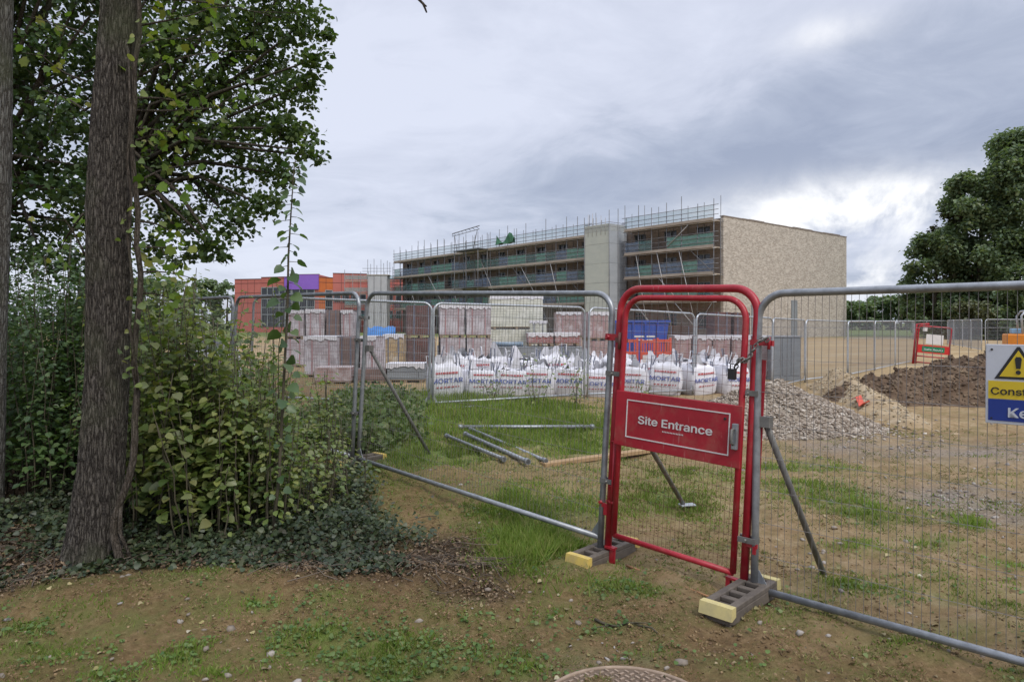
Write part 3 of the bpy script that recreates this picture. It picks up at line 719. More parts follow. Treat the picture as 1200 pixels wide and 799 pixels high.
for s0, s1 in stor:
    mb.b2((0.0, .352, z), (.34, BL, s0 + .9)); z = s1
mb.b2((0.0, .352, z), (.34, BL, BH - .15))
nb = 15
for k in range(nb + 1):
    y = .352 + (BL - .352) * k / nb
    for s0, s1 in stor: mb.b2((.003, max(.355, y - 1.3), s0 + .9), (.337, min(BL - .003, y + 1.3), s1))
mb.build('long_wall', DARKBRICK, bld)
wm = MB(); wm.b2((.16, -.95, -.7), (.19, .95, .7)); wg = wm.mesh('window_pane')
wf = MB(); 
for q in [((-.0, -.9, -.72), (.14, -.84, .72)), ((-.0, .84, -.72), (.14, .9, .72)), ((-.0, -.84, .66), (.14, .84, .72)), ((-.0, -.84, -.72), (.14, .84, -.66)), ((.02, -.03, -.66), (.12, .03, .66))]: wf.b2(*q)
wfm = wf.mesh('window_frame')
for k in range(nb):
    y = .352 + (BL - .352) * (k + .5) / nb
    for s0, s1 in stor:
        f = obj('window', wfm, GREYMETAL, bld); f.location = (.12, y, (s0 + .9 + s1) / 2); f.scale = (1, 1, (s1 - s0 - .9) / 1.44)
        obj('pane', wg, DARKGLASS, f)
mb = MB(); mb.b2((.345, .352, -.6), (.6, BL, 0)); mb.b2((.36, .36, BH - .5), (BW - .3, BL, BH - .28)); mb.b2((.4, BL - .4, -.6), (BW - .36, BL, BH - .51)); mb.b2((BW - .35, .352, -.6), (BW, BL - .001, BH - .15)); mb.b2((.5, .5, 3.1), (BW - .5, BL - .5, 3.35)); mb.b2((.5, .5, 6.25), (BW - .5, BL - .5, 6.5)); mb.b2((.5, .5, 9.3), (BW - .5, BL - .5, 9.55))
mb.build('concrete_shell', CONC, bld)
mb = MB(); random.seed(4)
xk = -.05
while xk < BW - .1:
    w_ = random.uniform(1.2, 3.2); mb.b2((xk, -.05, BH + .002), (min(xk + w_ - .01, BW + .05), .42, BH + random.uniform(.10, .20))); xk += w_
mb.build('roof_edge', COPING, bld)
for (x, wd, h) in [(14.6, 1.15, 4.35), (5.9, .9, 4.3)]:
    mb = MB(); mb.b2((x - wd / 2, -.05, -.3), (x + wd / 2, -.003, h))
    dr = mb.build('door', GREYMETAL, bld); mb = MB()
    for q in [((x - wd / 2 - .1, -.09, -.3), (x - wd / 2, -.003, h + .1)), ((x + wd / 2, -.09, -.3), (x + wd / 2 + .1, -.003, h + .1)), ((x - wd / 2, -.09, h), (x + wd / 2, -.003, h + .1)), ((x - .02, -.06, -.3), (x + .02, -.05, h)), ((x - wd / 2, -.07, 2.15), (x + wd / 2, -.052, 2.25))]: mb.b2(*q)
    mb.build('door_frame', GREYMETAL, dr)

# ---------------------------------------------------------------- scaffold
TUBE = pmat('scaffold tube', (.22, .22, .225), (.14, .14, .145), scale=2, rough=.5, metal=.4)
TUBEPALE = pmat('pale scaffold tube', (.42, .41, .40), (.33, .32, .31), scale=2, rough=.5, metal=.3)
BOARD = pmat('scaffold boards', (.40, .345, .28), (.28, .235, .19), scale=1.2, rough=.85, stretch=(1, .3, 1))
NETB = pmat('blue debris netting', (.14, .20, .30), (.22, .28, .36), scale=3, rough=.8, alpha=.62)
NETG = pmat('green debris netting', (.13, .29, .24), (.20, .36, .31), scale=3, rough=.8, alpha=.72)
NETW = pmat('grey green sheeting', (.50, .52, .45), (.44, .465, .41), scale=.8, rough=.7, alpha=.93, stretch=(1, 1, 2.5))
NETT = pmat('teal guard netting', (.14, .32, .32), (.22, .40, .40), scale=3, rough=.8, alpha=.34)
NETV = pmat('thin white netting', (.48, .50, .47), (.42, .44, .42), scale=2, rough=.8, alpha=.4)
DECKS = [4.15, 6.95, 9.75, 12.55]
def scaffold(y0, y1, label, rake):
    t = thing('scaffold', label, 'scaffold', BC, BYAW, 'scaffolding along the brick building')
    rnd = random.Random(int(y0 * 7) + 3)
    n = round((y1 - y0) / 2.0); st = (y1 - y0) / n
    for k in range(n + 1):
        y = y0 + k * st
        for x, r in ((-1.62, .045), (-.42, .036)):
            mb = MB(); top = 14.6 + rnd.uniform(-.2, 1.1)
            mb.tube([(x, y, -.5), (x + rnd.uniform(-.05, .05), y + rnd.uniform(-.06, .06), top)], r, 5); mb.build('upright_pole', TUBE, t)
    for i, z in enumerate(DECKS):
        mb = MB()
        for k in range(n):
            e = rnd.uniform(-.02, .02)
            mb.b2((-1.85 + e, y0 + k * st + .01, z - .10 + rnd.uniform(-.02, .02)), (-.15, y0 + (k + 1) * st - .01, z))
        mb.b2((-1.72, y0, z + .002), (-1.69, y1, z + .22)); mb.build('deck', BOARD, t)
        for dz in (.5, 1.0, 1.5):
            mb = MB(); mb.tube([(-1.66, y0 - .6, z + dz), (-1.66, y1 + .4, z + dz + rnd.uniform(-.03, .03))], .034, 5); mb.build('guard_rail', TUBE, t)
        mb = MB(); mb.tube([(-.38, y0 - .4, z - .16), (-.38, y1 + .3, z - .16)], .03, 5); mb.build('ledger', TUBE, t)
        mb = MB(); mb.tube([(-1.70, y0 - .4, z - .2), (-1.70, y1 + .3, z - .2)], .036, 5); mb.build('ledger', TUBEPALE, t)
        for k in range(n):
            if i == 3:
                m_ = NETT; zz = (z + .25, z + 1.5)
            else:
                m_ = NETG if rnd.random() < .4 else (NETB if rnd.random() < .7 else NETT); zz = (z + .2, z + 1.45 + rnd.uniform(-.1, .12))
                if rnd.random() < .07: continue
            a, b_ = y0 + k * st + .03, y0 + (k + 1) * st - .03
            mb = MB(); mm_ = 5
            vs = []; 
            for j in range(mm_ + 1):
                yy = a + (b_ - a) * j / mm_; bl = .05 * math.sin(j * 2.2 + k)
                vs += [(-1.60 + bl, yy, zz[0]), (-1.60 - bl * .5, yy, zz[1] - .05 * math.sin(math.pi * j / mm_))]
            mb.add(vs, [(2 * j, 2 * j + 2, 2 * j + 3, 2 * j + 1) for j in range(mm_)])
            mb.build('netting', m_, t)
    for (ya, za, yb, zb, x) in rake:
        mb = MB(); mb.tube([(x, ya, za), (x - .02, yb, zb)], .05, 5); mb.build('brace_pole', TUBEPALE, t)
    for k in range(0, n, 3):
        for (za, zb) in ((-.2, 4.1), (4.2, 6.9), (7.0, 9.7)):
            if rnd.random() < .5:
                y = y0 + k * st; mb = MB(); mb.tube([(-1.7, y, za), (-1.7, min(y + st * 1.5, y1), zb)] if rnd.random() < .5 else [(-1.7, min(y + st * 1.5, y1), za), (-1.7, y, zb)], .036, 5); mb.build('brace_pole', TUBE, t)
    return t
scaffold(.1, 12.2, 'short stretch of scaffold between the sheeted tower and the gable corner', 
         [(2.0, .5, 4.4, 9.7, -1.75), (5.2, .5, 7.4, 9.7, -1.75), (8.6, .5, 10.4, 9.7, -1.75), (3.2, 12.3, 6.0, 10.2, -1.7), (4.5, 4.2, 7.4, 7.0, -1.7), (2.2, 1.2, 5.0, 4.0, -1.7), (7.8, 1.2, 10.6, 4.0, -1.7)])
sc2 = scaffold(18.0, 66.2, 'long stretch of scaffold left of the sheeted tower, hung with blue and green netting',
         [(22, .5, 25, 9.7, -1.75), (30, 1, 33, 7, -1.75), (36, 4.2, 41, 12.2, -1.7), (27, 4.2, 31, 9.5, -1.7), (44, .5, 47.5, 7, -1.75), (50, 4.2, 55, 9.7, -1.7), (57, 1, 60, 6.9, -1.75)])
mb = MB()                                                                # loading bay that steps out from the long stretch
for x in (-3.6, -1.9):
    for y in (38.5, 41.5, 44.5): mb.tube([(x, y, -.5), (x, y, 15.0)], .045, 5)
for z in (6.95, 12.55): mb.b2((-3.75, 38.3, z + .01), (-1.9, 44.7, z + .12))
for z in (8, 13.1, 13.6): mb.tube([(-3.65, 38.3, z), (-3.65, 44.7, z)], .035, 5)
mb.build('loading_bay', TUBE, sc2)
mb = MB(); g0, g1, zz = 39.5, 46.5, 15.2
mb.tube([(-2.6, g0, zz + .9), (-2.6, g1, zz + .4)], .07, 5); mb.tube([(-2.6, g0, zz + .4), (-2.6, g1, zz)], .05, 5)
for k in range(8): mb.tube([(-2.6, g0 + k, zz + .4 - k * .057), (-2.6, min(g0 + k + .8, g1), zz + .85 - k * .06)], .035, 4)
mb.tube([(-2.6, g0 + .5, zz + .4), (-2.6, g0 + 1.6, 12.6)], .05, 5); mb.tube([(-2.6, g1 - .6, zz), (-2.6, g1 - 1.3, 12.6)], .05, 5)
mb.build('gantry_beam', TUBE, sc2)
tp = thing('tarpaulin', 'crumpled green tarpaulin over the top rail of the long scaffold', 'tarpaulin', loc2w(-1.7, 34.5, 12.6), BYAW)
mb = MB(); nA, nB = 9, 5; vs = []
for i in range(nA):
    for j in range(nB):
        vs.append((-.25 + .5 * j / (nB - 1) + random.uniform(-.1, .1), -1.9 + 3.8 * i / (nA - 1), 1.15 * math.sin(math.pi * j / (nB - 1)) * (.7 + .6 * math.sin(i * .9)) + .5 + random.uniform(-.12, .12)))
mb.add(vs, [(i * nB + j, i * nB + j + 1, (i + 1) * nB + j + 1, (i + 1) * nB + j) for i in range(nA - 1) for j in range(nB - 1)])
mb.build('cover', pmat('green tarpaulin', (.03, .10, .05), (.05, .15, .08), scale=2, rough=.7), tp)

# sheeted hoist tower
tw = thing('scaffold_tower', 'tall scaffold tower wrapped in pale grey-green sheeting, in front of the brick block', 'scaffold tower', BC, BYAW)
TY0, TY1, TX0, TX1, TH = 13.15, 17.1, -3.3, -.3, 12.55
mb = MB(); 
for z in range(6):
    mb.b2((TX0 - .01 * (z % 2), TY0, -.4 + z * 2.31), (TX0 + .03, TY1, -.4 + (z + 1) * 2.31 - .02))
mb.build('front_sheeting', NETW, tw)
mb = MB()
for z in range(6):
    mb.b2((TX0 + .035, TY0 - .01 * (z % 2), -.4 + z * 2.31), (TX1, TY0 + .03, -.4 + (z + 1) * 2.31 - .02))
mb.build('side_sheeting', pmat('blue grey sheeting', (.40, .43, .46), (.34, .37, .40), scale=.8, rough=.7, alpha=.88, stretch=(1, 1, 2.5)), tw)
mb = MB(); mb.b2((TX0 + .04, TY1 - .03, -.4), (TX1, TY1, TH)); mb.build('rear_sheeting', NETW, tw)
for x in (TX0 - .05, (TX0 + TX1) / 2, TX1):
    for y in (TY0 - .05, TY1 + .05):
        mb = MB(); mb.tube([(x, y, -.4), (x, y, 14.0 + random.uniform(0, 1.3))], .045, 5); mb.build('upright_pole', TUBE, tw)
for i in range(5):
    mb = MB(); y = TY0 + .6 + i * .7; mb.tube([(TX0, y, TH - .4), (TX0, y, 14.3 + random.uniform(-.2, .7))], .035, 5); mb.build('upright_pole', TUBEPALE, tw)
for z in (13.1, 13.6):
    mb = MB(); mb.tube([(TX0, TY0, z), (TX0, TY1, z), (TX1, TY1, z), (TX1, TY0, z)], .035, 5, closed=True); mb.build('guard_rail', TUBE, tw)
mb = MB(); mb.b2((TX0 - .02, TY0, TH + .02), (TX0, TY1, TH + .8)); mb.b2((TX0, TY0 - .02, TH + .02), (TX1, TY0, TH + .8)); mb.build('top_netting', NETV, tw)
mb = MB(); mb.b2((TX0 + .05, TY0 + .05, TH - .1), (TX1, TY1 - .05, TH)); mb.build('deck', BOARD, tw)

# ================================================================ the red clad building behind
REDCLAD = pmat('red cladding panels', (.45, .14, .115), (.39, .115, .095), scale=.5, rough=.55)
PURPLE = pmat('purple cladding', (.25, .12, .50), (.22, .10, .44), scale=.4, rough=.5)
ORANGE = pmat('orange cladding', (.50, .14, .04), (.44, .11, .03), scale=.5, rough=.55)
PINKBRICK = pmat('pale red lower wall', (.36, .19, .15), (.30, .16, .13), scale=2, rough=.8)
SEAM = pmat('panel joints', (.13, .05, .045), rough=.7)
MULL = pmat('window mullions', (.30, .32, .33), (.24, .26, .27), rough=.5)
rb = thing('clad_building', 'three storey block clad in red panels with a purple band, far left', 'building', (-40, 126, 0))
def fx(px, Y): return (px - 600) / F * Y + 40
fac = [(275, 128.5), (306, 127.0), (342, 125.0), (374, 124.0), (390, 125.6), (430, 127.6), (482, 134.0)]
tops = [327.5, 325.0, 322.0, 325.5, 321.0, 327.0]
mats = [REDCLAD, REDCLAD, REDCLAD, ORANGE, REDCLAD, REDCLAD]
def zt(py, Y): return EYE + (HORIZON - py) / F * Y
for i in range(6):
    (pa_, Ya), (pb_, Yb) = fac[i], fac[i + 1]
    xa, xb = fx(pa_, Ya), fx(pb_, Yb); h = zt(tops[i], (Ya + Yb) / 2)
    ya, yb = Ya - 126, Yb - 126
    ins = .02 * i
    mb = MB(); mb.prism([(xa + .01, ya), (xb - .01, yb), (xb - .01, 22 + ins), (xa + .01, 22 + ins)], -.5, h, 'z'); wpart = mb.build('wall', mats[i], rb)
    d = Vector((xb - xa, yb - ya, 0)); ln = d.length; d.normalize(); nrm = Vector((d.y, -d.x, 0))
    P = lambda s, z, o: (xa + d.x * s + nrm.x * o, ya + d.y * s + nrm.y * o, z)
    def slab(mb, s0, s1, z0, z1, o0, o1): mb.add([P(s0, z0, o0), P(s1, z0, o0), P(s1, z1, o0), P(s0, z1, o0), P(s0, z0, o1), P(s1, z0, o1), P(s1, z1, o1), P(s0, z1, o1)], [(0, 1, 2, 3), (7, 6, 5, 4), (0, 4, 5, 1), (3, 2, 6, 7), (0, 3, 7, 4), (1, 5, 6, 2)])
    mb = MB()
    for z in (3.6, 5.4, 7.3, 9.1):
        if z < h: slab(mb, .02, ln - .02, z, z + .07, .002, .03)
    k = max(2, int(ln / 1.4))
    for j in range(1, k): slab(mb, ln * j / k - .03, ln * j / k + .03, 3.7, h - .1, .001, .02)
    slab(mb, 0, ln, h + .003, h + .12, -.2, .06)
    mb.build('panel_joint', SEAM, wpart)
    if i in (1, 2, 3):
        spans = {1: (.15, ln - .1, 1.0, 8.3), 2: (.1, ln - .9, 1.0, 8.1), 3: (ln * .45, ln - .1, 1.0, 7.7)}[i]
        mb = MB(); slab(mb, spans[0], spans[1], spans[2], spans[3], .035, .05); wn = mb.build('window', DARKGLASS, rb)
        mb = MB(); n_ = max(1, int((spans[1] - spans[0]) / 1.2))
        for j in range(n_ + 1): s_ = spans[0] + (spans[1] - spans[0]) * j / n_; slab(mb, s_ - .06, s_ + .06, spans[2], spans[3], .052, .12)
        for z in (3.3, 4.6, 6.2, spans[3]): slab(mb, spans[0], spans[1], z - .07, z + .07, .053, .10)
        mb.build('frame', MULL, wn)
    if i == 1 or i == 2:
        mb = MB(); slab(mb, ln * .78 if i == 1 else 0, ln - .003, zt(339, Yb) + (.002 if i == 1 else 0), h - .02, .13, .24); mb.build('purple_band', PURPLE, rb)
    if i >= 4:
        for z in ((2.6, 4.0), (5.6, 7.0)):
            for j in range(4 if i == 4 else 5):
                s_ = ln * (j + .5) / (4 if i == 4 else 5)
                mb = MB(); slab(mb, s_ - .55, s_ + .55, z[0], z[1], .035, .05); wn = mb.build('window', DARKGLASS, rb)
                mb = MB(); slab(mb, s_ - .62, s_ - .55, z[0], z[1], .035, .1); slab(mb, s_ + .55, s_ + .62, z[0], z[1], .035, .1); slab(mb, s_ - .62, s_ + .62, z[1], z[1] + .08, .035, .1); mb.build('frame', MULL, wn)
sr = thing('scaffold', 'low scaffold with brown boards in front of the far red clad building', 'scaffold', (-40, 123.0, 0), group=None)
for z in (2.2, 4.6, 7.0, 9.2):
    mb = MB(); mb.b2((fx(404, 123) , 0, z), (fx(480, 124) , 1.2, z + .14)); mb.build('deck', BOARD, sr)
    mb = MB(); mb.b2((fx(404, 123), -.04, z + .3), (fx(480, 124), -.01, z + 1.1)); mb.build('netting', NETT, sr)
for k in range(9):
    mb = MB(); x = fx(404 + k * 9.4, 123); mb.tube([(x, -.06, -.3), (x, -.06, 11 + random.uniform(-.4, 1.0))], .05, 5); mb.build('upright_pole', TUBE, sr)
ht = thing('scaffold_tower', 'narrow white-netted scaffold tower standing before the far red clad building', 'scaffold tower', (at(444, 378, 120).x, 120, 0))
mb = MB(); mb.b2((-1.65, -1.2, -.3), (1.65, -1.17, 10.0)); mb.b2((1.62, -1.165, -.3), (1.65, 1.2, 10.0)); mb.b2((-1.65, -1.165, -.3), (-1.62, 1.2, 10.0)); mb.build('sheeting', pmat('white sheeting', (.50, .50, .51), (.42, .42, .44), scale=1, rough=.7, alpha=.85), ht)
mb = MB(); mb.b2((-1.9, -1.3, 10.02), (1.9, 1.3, 10.15)); mb.build('deck', BOARD, ht)
for x in (-1.7, -.6, .6, 1.7):
    for y in (-1.25, 1.25):
        mb = MB(); mb.tube([(x, y, -.3), (x, y, 11.6 + random.uniform(-.3, 1.3))], .045, 5); mb.build('upright_pole', TUBE, ht)
mb = MB(); 
for z in (10.7, 11.2): mb.tube([(-2.6, -1.3, z), (2.4, -1.3, z)], .04, 5)
mb.build('guard_rail', TUBE, ht)
BLUET = pmat('blue plastic sheet', (.05, .20, .50), (.04, .15, .40), scale=1.4, rough=.5, bump=.02, bscale=4)
def tarp(px, pyt, pyb, Y, wpx, label):
    a = at(px, pyb, Y); wd = wpx * Y / F; h = (pyb - pyt) * Y / F; z0 = g(a.x, Y) - .02
    t = thing('tarpaulin', label, 'tarpaulin', (a.x, Y, z0)); h = a.z + h - z0
    mb = MB(); nA, nB = 9, 7; vs = []
    for i in range(nA):
        for j in range(nB):
            q = j / (nB - 1); zz = h * min(1, 3.2 * min(q, 1 - q)) * (.9 + .12 * math.sin(i * 1.7 + j))
            vs.append((-wd / 2 + wd * i / (nA - 1), -.7 + 1.4 * q + .08 * math.sin(i * 2.1), zz))
    mb.add(vs, [(i * nB + j, i * nB + j + 1, (i + 1) * nB + j + 1, (i + 1) * nB + j) for i in range(nA - 1) for j in range(nB - 1)], True); mb.build('sheet', BLUET, t)
tarp(346, 371, 384, 92, 20, 'bright blue plastic sheet at the foot of the red clad building, left end')
tarp(447, 382, 396, 70, 34, 'bright blue plastic sheet over materials between the two far buildings')

# ================================================================ middle fence line (between the grass and the materials)
PLf = 3.5
fm, im = frame_mesh(PLf, 8), infill_mesh(PLf, .0022, .042, .25)
GALVP = pmat('bright galvanised steel', (.46, .48, .50), (.34, .36, .38), scale=9, rough=.4, metal=.45)
proto = thing('mesh_fence', 'x', 'fence panel', group='middle line of steel mesh fence panels')
obj('frame', fm, GALVP, proto); obj('wire_mesh', im, WIREPALE, proto)
def far_run(pts, labels, group, first=[True]):
    for i, lab in enumerate(labels):
        a, b_ = pts[i], pts[i + 1]
        o = proto if first[0] else copy_tree(proto); first[0] = False
        d = Vector(b_) - Vector(a); Ld = d.length; gap = .045 / Ld
        A = Vector(a) + d * gap; B = Vector(b_) - d * gap
        place_panel(o, A, B, 0, (B - A).length / PLf)
        o['label'] = lab; o['group'] = group
mid = [(-5.05, 13.05), (-1.55, 13.0), (1.62, 15.0), (4.52, 16.95), (7.25, 19.0), (9.4, 21.9), (12.05, 24.5)]
mid = [(x, y, {0: .30, 1: .17, 2: .13, 3: .02, 4: -.08, 5: -.12, 6: -.16}[i]) for i, (x, y) in enumerate(mid)]
far_run(mid, ['mesh fence panel in front of the stacked block packs, behind the tall sapling',
              'mesh fence panel before the left mortar bags and the white wrapped brick packs',
              'mesh fence panel of the middle line seen behind the hinge side of the red gate',
              'mesh fence panel seen through the upper half of the red gate, before the mortar bags',
              'middle mesh fence panel just right of the red gate, before the wrapped row',
              'mesh fence panel of the middle line directly right of the grey steel cabinet'], 'middle line of steel mesh fence panels')
r2 = [(12.05, 24.5, -.16), (14.5, 27.3, -.15), (16.9, 30.1, -.14), (19.4, 32.9, -.12)]
far_run(r2, ['far mesh panel joining the middle line, in front of the bare gable foot', 'far mesh panel behind the pale earth ridge', 'far mesh panel next to the small red gate with the green sign'], 'fence panels beyond the soil heap')
r3 = [(24.4, 38.2, 0), (25.7, 41.2, 0), (29.7, 43.2, 0), (31.1, 46.6, 0), (32.6, 50, 0), (34.1, 53.4, 0), (35.5, 56.8, 0)]
far_run([(29.6, 43, 0), (31.2, 46.4, 0), (32.8, 49.7, 0), (34.3, 53.0, 0), (35.9, 56.3, 0)], ['tall-looking mesh panel seen edge-on right of the small red gate, nearest of its run', 'second mesh panel of the edge-on run right of the small red gate', 'third mesh panel of the edge-on run right of the small red gate', 'last mesh panel of the edge-on run right of the small red gate'], 'edge-on run of fence panels')
far_run([(29.7, 42.9, 0), (33.2, 43.1, 0), (36.7, 43.3, 0)], ['mesh panel turned to face the camera behind the orange digger', 'mesh panel hidden mostly by the sign, right of the digger'][:2], 'fence panels behind the digger')
fr_ = [(37.0 + 3.3 * i, 78 - 1.1 * i, 0) for i in range(5)]
far_run([(36.0 + 3.5 * i, 74.0 - .4 * i, 0) for i in range(6)], ['small distant mesh panel against the far trees, %s along from the brick gable' % s for s in ('first', 'second', 'third', 'fourth', 'fifth')], 'distant fence panels below the far trees')
for (x, y, lab) in [(12.05, 24.45, 'small grey foot block at the fence corner behind the pale earth ridge'), (-1.55, 12.98, 'small rubber foot block under the middle fence joint left of the mortar bags')]:
    foot(x, y, 1.1, RUBBER, lab)

# small red gate with green sign, far right
rg = thing('site_gate', 'small distant red gate with white notice and green sign, leaning behind the soil heap', 'gate', (18.85, 31.9, -.12), rot=(0, math.radians(5), -.25)); rg.scale = (.93, .93, .90)
GWd = 1.45
mb = MB(); mb.tube(arch(0, GWd, -.05, 1.98, .1), .04, 8); mb.tube([(0, 0, .1), (GWd, 0, .1)], .03, 6); mb.tube([(0, 0, .42), (GWd, 0, .42)], .03, 6); mb.build('frame', RED, rg)
mb = MB(); mb.b2((.03, -.03, .60), (GWd - .03, -.01, 1.02)); sp_ = mb.build('sign_plate', pmat('bright red paint', (.55, .03, .02), (.48, .02, .02), rough=.4), rg)
mb = MB(); mb.b2((.22, -.036, .68), (GWd - .22, -.031, .95)); sg2 = mb.build('green_sign', pmat('sign green', (.0, .20, .09), (.0, .17, .08), rough=.4), sp_)
mb = MB(); put_text(mb, 'Safe Route', .30, .755, .85, -.041, .015, .13); mb.build('lettering', WHITE, sp_)
mb = MB(); mb.b2((.36, -.03, 1.08), (1.13, -.02, 1.58)); mb.build('notice', WHITE, rg)
mb = MB(); mb.b2((.18, -.03, 1.72), (.38, -.02, 1.93)); mb.build('small_notice', WHITE, rg)
wires(MB(), .03, GWd - .03, .45, 1.95, .06, .1, .003).build('gate_mesh', REDWIRE, rg)
mb = MB(); mb.tube([(-.10, .03, -.1), (-.10, .03, 2.06), (.45, .03, 2.10)], .06, 8); mb.build('post', RED, rg)

# ================================================================ mortar bags
BAGM = pmat('white woven bag', (.70, .69, .71), (.60, .59, .63), scale=5, rough=.75, bump=.03, bscale=9)
LOOPM = pmat('blue grey bag loop', (.16, .18, .24), (.10, .11, .15), rough=.8); INKB = pmat('blue bag print', (.05, .09, .34), (.13, .16, .36), scale=20, rough=.8); INKR = pmat('red bag print', (.48, .07, .07), (.40, .10, .10), scale=20, rough=.8)
BWd, BHt = .84, .80
def bag_front(x, z, sd=0):
    u = max(-1, min(1, x / (BWd / 2))); q = max(0, min(1, z / BHt))
    return -(BWd / 2) * (.80 + .22 * math.sin(math.pi * (.12 + .76 * q)) - .14 * u * u * (1 - .3 * q)) - .012 * math.sin(x * 9 + sd) * math.sin(z * 7 + sd * 2)
def make_bag(sd, loops=True, full=True):
    rnd = random.Random(sd)
    t = thing('mortar_bag', 'x', 'mortar bag', group='white bulk mortar bags')
    n, k = 44, 20; vs = []; ph = rnd.uniform(0, 6)
    for j in range(k + 1):
        q = j / k
        for i in range(n):
            a = 2 * math.pi * i / n - math.pi / 2
            c, s = math.cos(a), math.sin(a); e = .5
            ux = math.copysign(abs(c) ** e, c); uy = math.copysign(abs(s) ** e, s)
            if q <= .6:
                z = BHt * q / .6; rr = (.80 + .22 * math.sin(math.pi * (.12 + .76 * q / .6))) * BWd / 2
                x, y = ux * rr, uy * rr
                if s < -.3 and abs(x) < BWd * .42: y = y * .25 + bag_front(x, z, sd) * .75
                else: y += .02 * math.sin(5 * a + ph)
                z += .045 * math.sin(3 * a + ph) * (q / .6) ** 3
            else:
                u = (q - .6) / .4
                f = np.interp(u, [0, .18, .45, .7, 1.], [.88, .84, .70, .60, .56])
                rr = BWd / 2 * f; ruf = u * u
                x = ux * rr * (1 + .16 * ruf * math.sin(7 * a + ph)); y = uy * rr * (1 + .16 * ruf * math.sin(6 * a + ph + 1))
                pk = max(0., math.sin(2.5 * a + ph * 3) * math.sin(4 * a + ph)) ** .8
                z = BHt + np.interp(u, [0, .18, .45, .7, 1.], [.0, .05, .10, .15, .20]) * (1 if full else .35) + ruf * ((.20 if full else .14) * pk - .08) + .02 * math.sin(9 * a + ph) * u
                x += .05 * u * math.sin(ph); y += .04 * u * math.cos(ph)
            vs.append((x, y, z))
    fs = [(j * n + i, j * n + (i + 1) % n, (j + 1) * n + (i + 1) % n, (j + 1) * n + i) for j in range(k) for i in range(n)] + [tuple(range(n))[::-1]]
    mb = MB(); mb.add(vs, fs, True); mb.build('body', BAGM, t)
    for sx in (-1, 1):
        for sy in (-1, 1):
            h = BHt + rnd.uniform(.16, .42); w0 = .18 * BWd
            mb = MB()
            cx_, cy_ = sx * BWd * .36, sy * BWd * .34
            pts = [(cx_ - .05, cy_ + sy * .035, BHt * .35), (cx_ - .05, cy_ + sy * .03, BHt * .98), (cx_ - .03 + rnd.uniform(-.05, .05), cy_ - sy * .06, h), (cx_ + .05 + rnd.uniform(-.05, .05), cy_ - sy * .08, h - .02), (cx_ + sx * .04, cy_, BHt * .9)]
            mb.tube(pts, .014, 5); mb.build('loop', LOOPM if sy < 0 else BAGM, t)
    for j in range(2 if full else 1):                                    # stiff folds of the open top
        a = rnd.uniform(0, 6); mb = MB(); hh = BHt + rnd.uniform(.26, .4)
        b0 = Vector((rnd.uniform(-.25, .25), rnd.uniform(-.1, .1), BHt + .05)); d = Vector((math.cos(a) * .17, math.sin(a) * .10, 0))
        tipp = Vector((b0.x + rnd.uniform(-.08, .08), b0.y, hh))
        mb.add([b0 - d, b0 + d, tipp + d * .25, tipp - d * .3, b0 + Vector((0, .07, 0)), tipp + Vector((0, .03, -.06))], [(0, 1, 2, 3), (1, 4, 5, 2), (4, 0, 3, 5), (3, 2, 5)]); mb.build('top_fold', BAGM, t)
    fy = lambda x, z: bag_front(x, z, sd) * .985 - .026
    mb = MB(); put_text(mb, 'MORTAR', -.36, .43, .72, 0, .013, .17, fy=fy); mb.build('lettering', INKB, t)
    mb = MB()
    for z0, h in ((.66, .05), (.30, .035)):
        x = -.26
        while x < .26:
            dx = rnd.uniform(.03, .07); e = min(x + dx, .27); mb.add([(x, fy(x, z0), z0), (e, fy(e, z0), z0), (e, fy(e, z0 + h), z0 + h), (x, fy(x, z0 + h), z0 + h)], [(0, 1, 2, 3)]); x = e + (.012 if z0 > .5 else .03)
    mb.build('red_print', INKR, t)
    return t
bagproto = [make_bag(3), make_bag(8), make_bag(21, full=False), make_bag(33), make_bag(47, full=False)]; used = set()
ORD = ['first', 'second', 'third', 'fourth', 'fifth', 'sixth', 'seventh', 'eighth', 'ninth', 'tenth', 'eleventh']
def bag(x, y, rz, k, lab, s=1., sz=1.):
    o = bagproto[k] if k not in used else copy_tree(bagproto[k]); used.add(k)
    o.location = (x, y, g(x, y) - .02); o.rotation_euler = (random.uniform(-.05, .05), random.uniform(-.06, .06), rz); o.scale = (s, s, s * sz); o['label'] = lab
rnd = random.Random(5)
for i in range(10):
    px = 522 + 36.6 * i; d = 15.2 + 2.5 * i / 9
    bag((px - 600) / F * d, d + rnd.uniform(-.08, .08), rnd.uniform(-.45, .5), (i * 2 + i // 4) % 5, 'white mortar bag, %s from the left in the front row before the brick packs' % ORD[i], rnd.uniform(.88, .96) + .008 * i, rnd.uniform(.74, .88))
for i in range(9):
    px = 538 + 36.6 * i; d = 16.35 + 2.6 * i / 9
    bag((px - 600) / F * d, d + rnd.uniform(-.1, .1), rnd.uniform(-.6, .6), (i * 3 + 1) % 5, 'white mortar bag, %s from the left in the rear row, mostly hidden' % ORD[i], rnd.uniform(1.04, 1.12), rnd.uniform(.86, .98))
for i, (px, d, lab) in enumerate([(232, 16, 'white mortar bag glimpsed over the leafy shrubs, left of two'), (256, 16.3, 'white mortar bag glimpsed over the leafy shrubs, right of two')]):
    bag((px - 600) / F * d, d, .2, i, lab, 1.15)

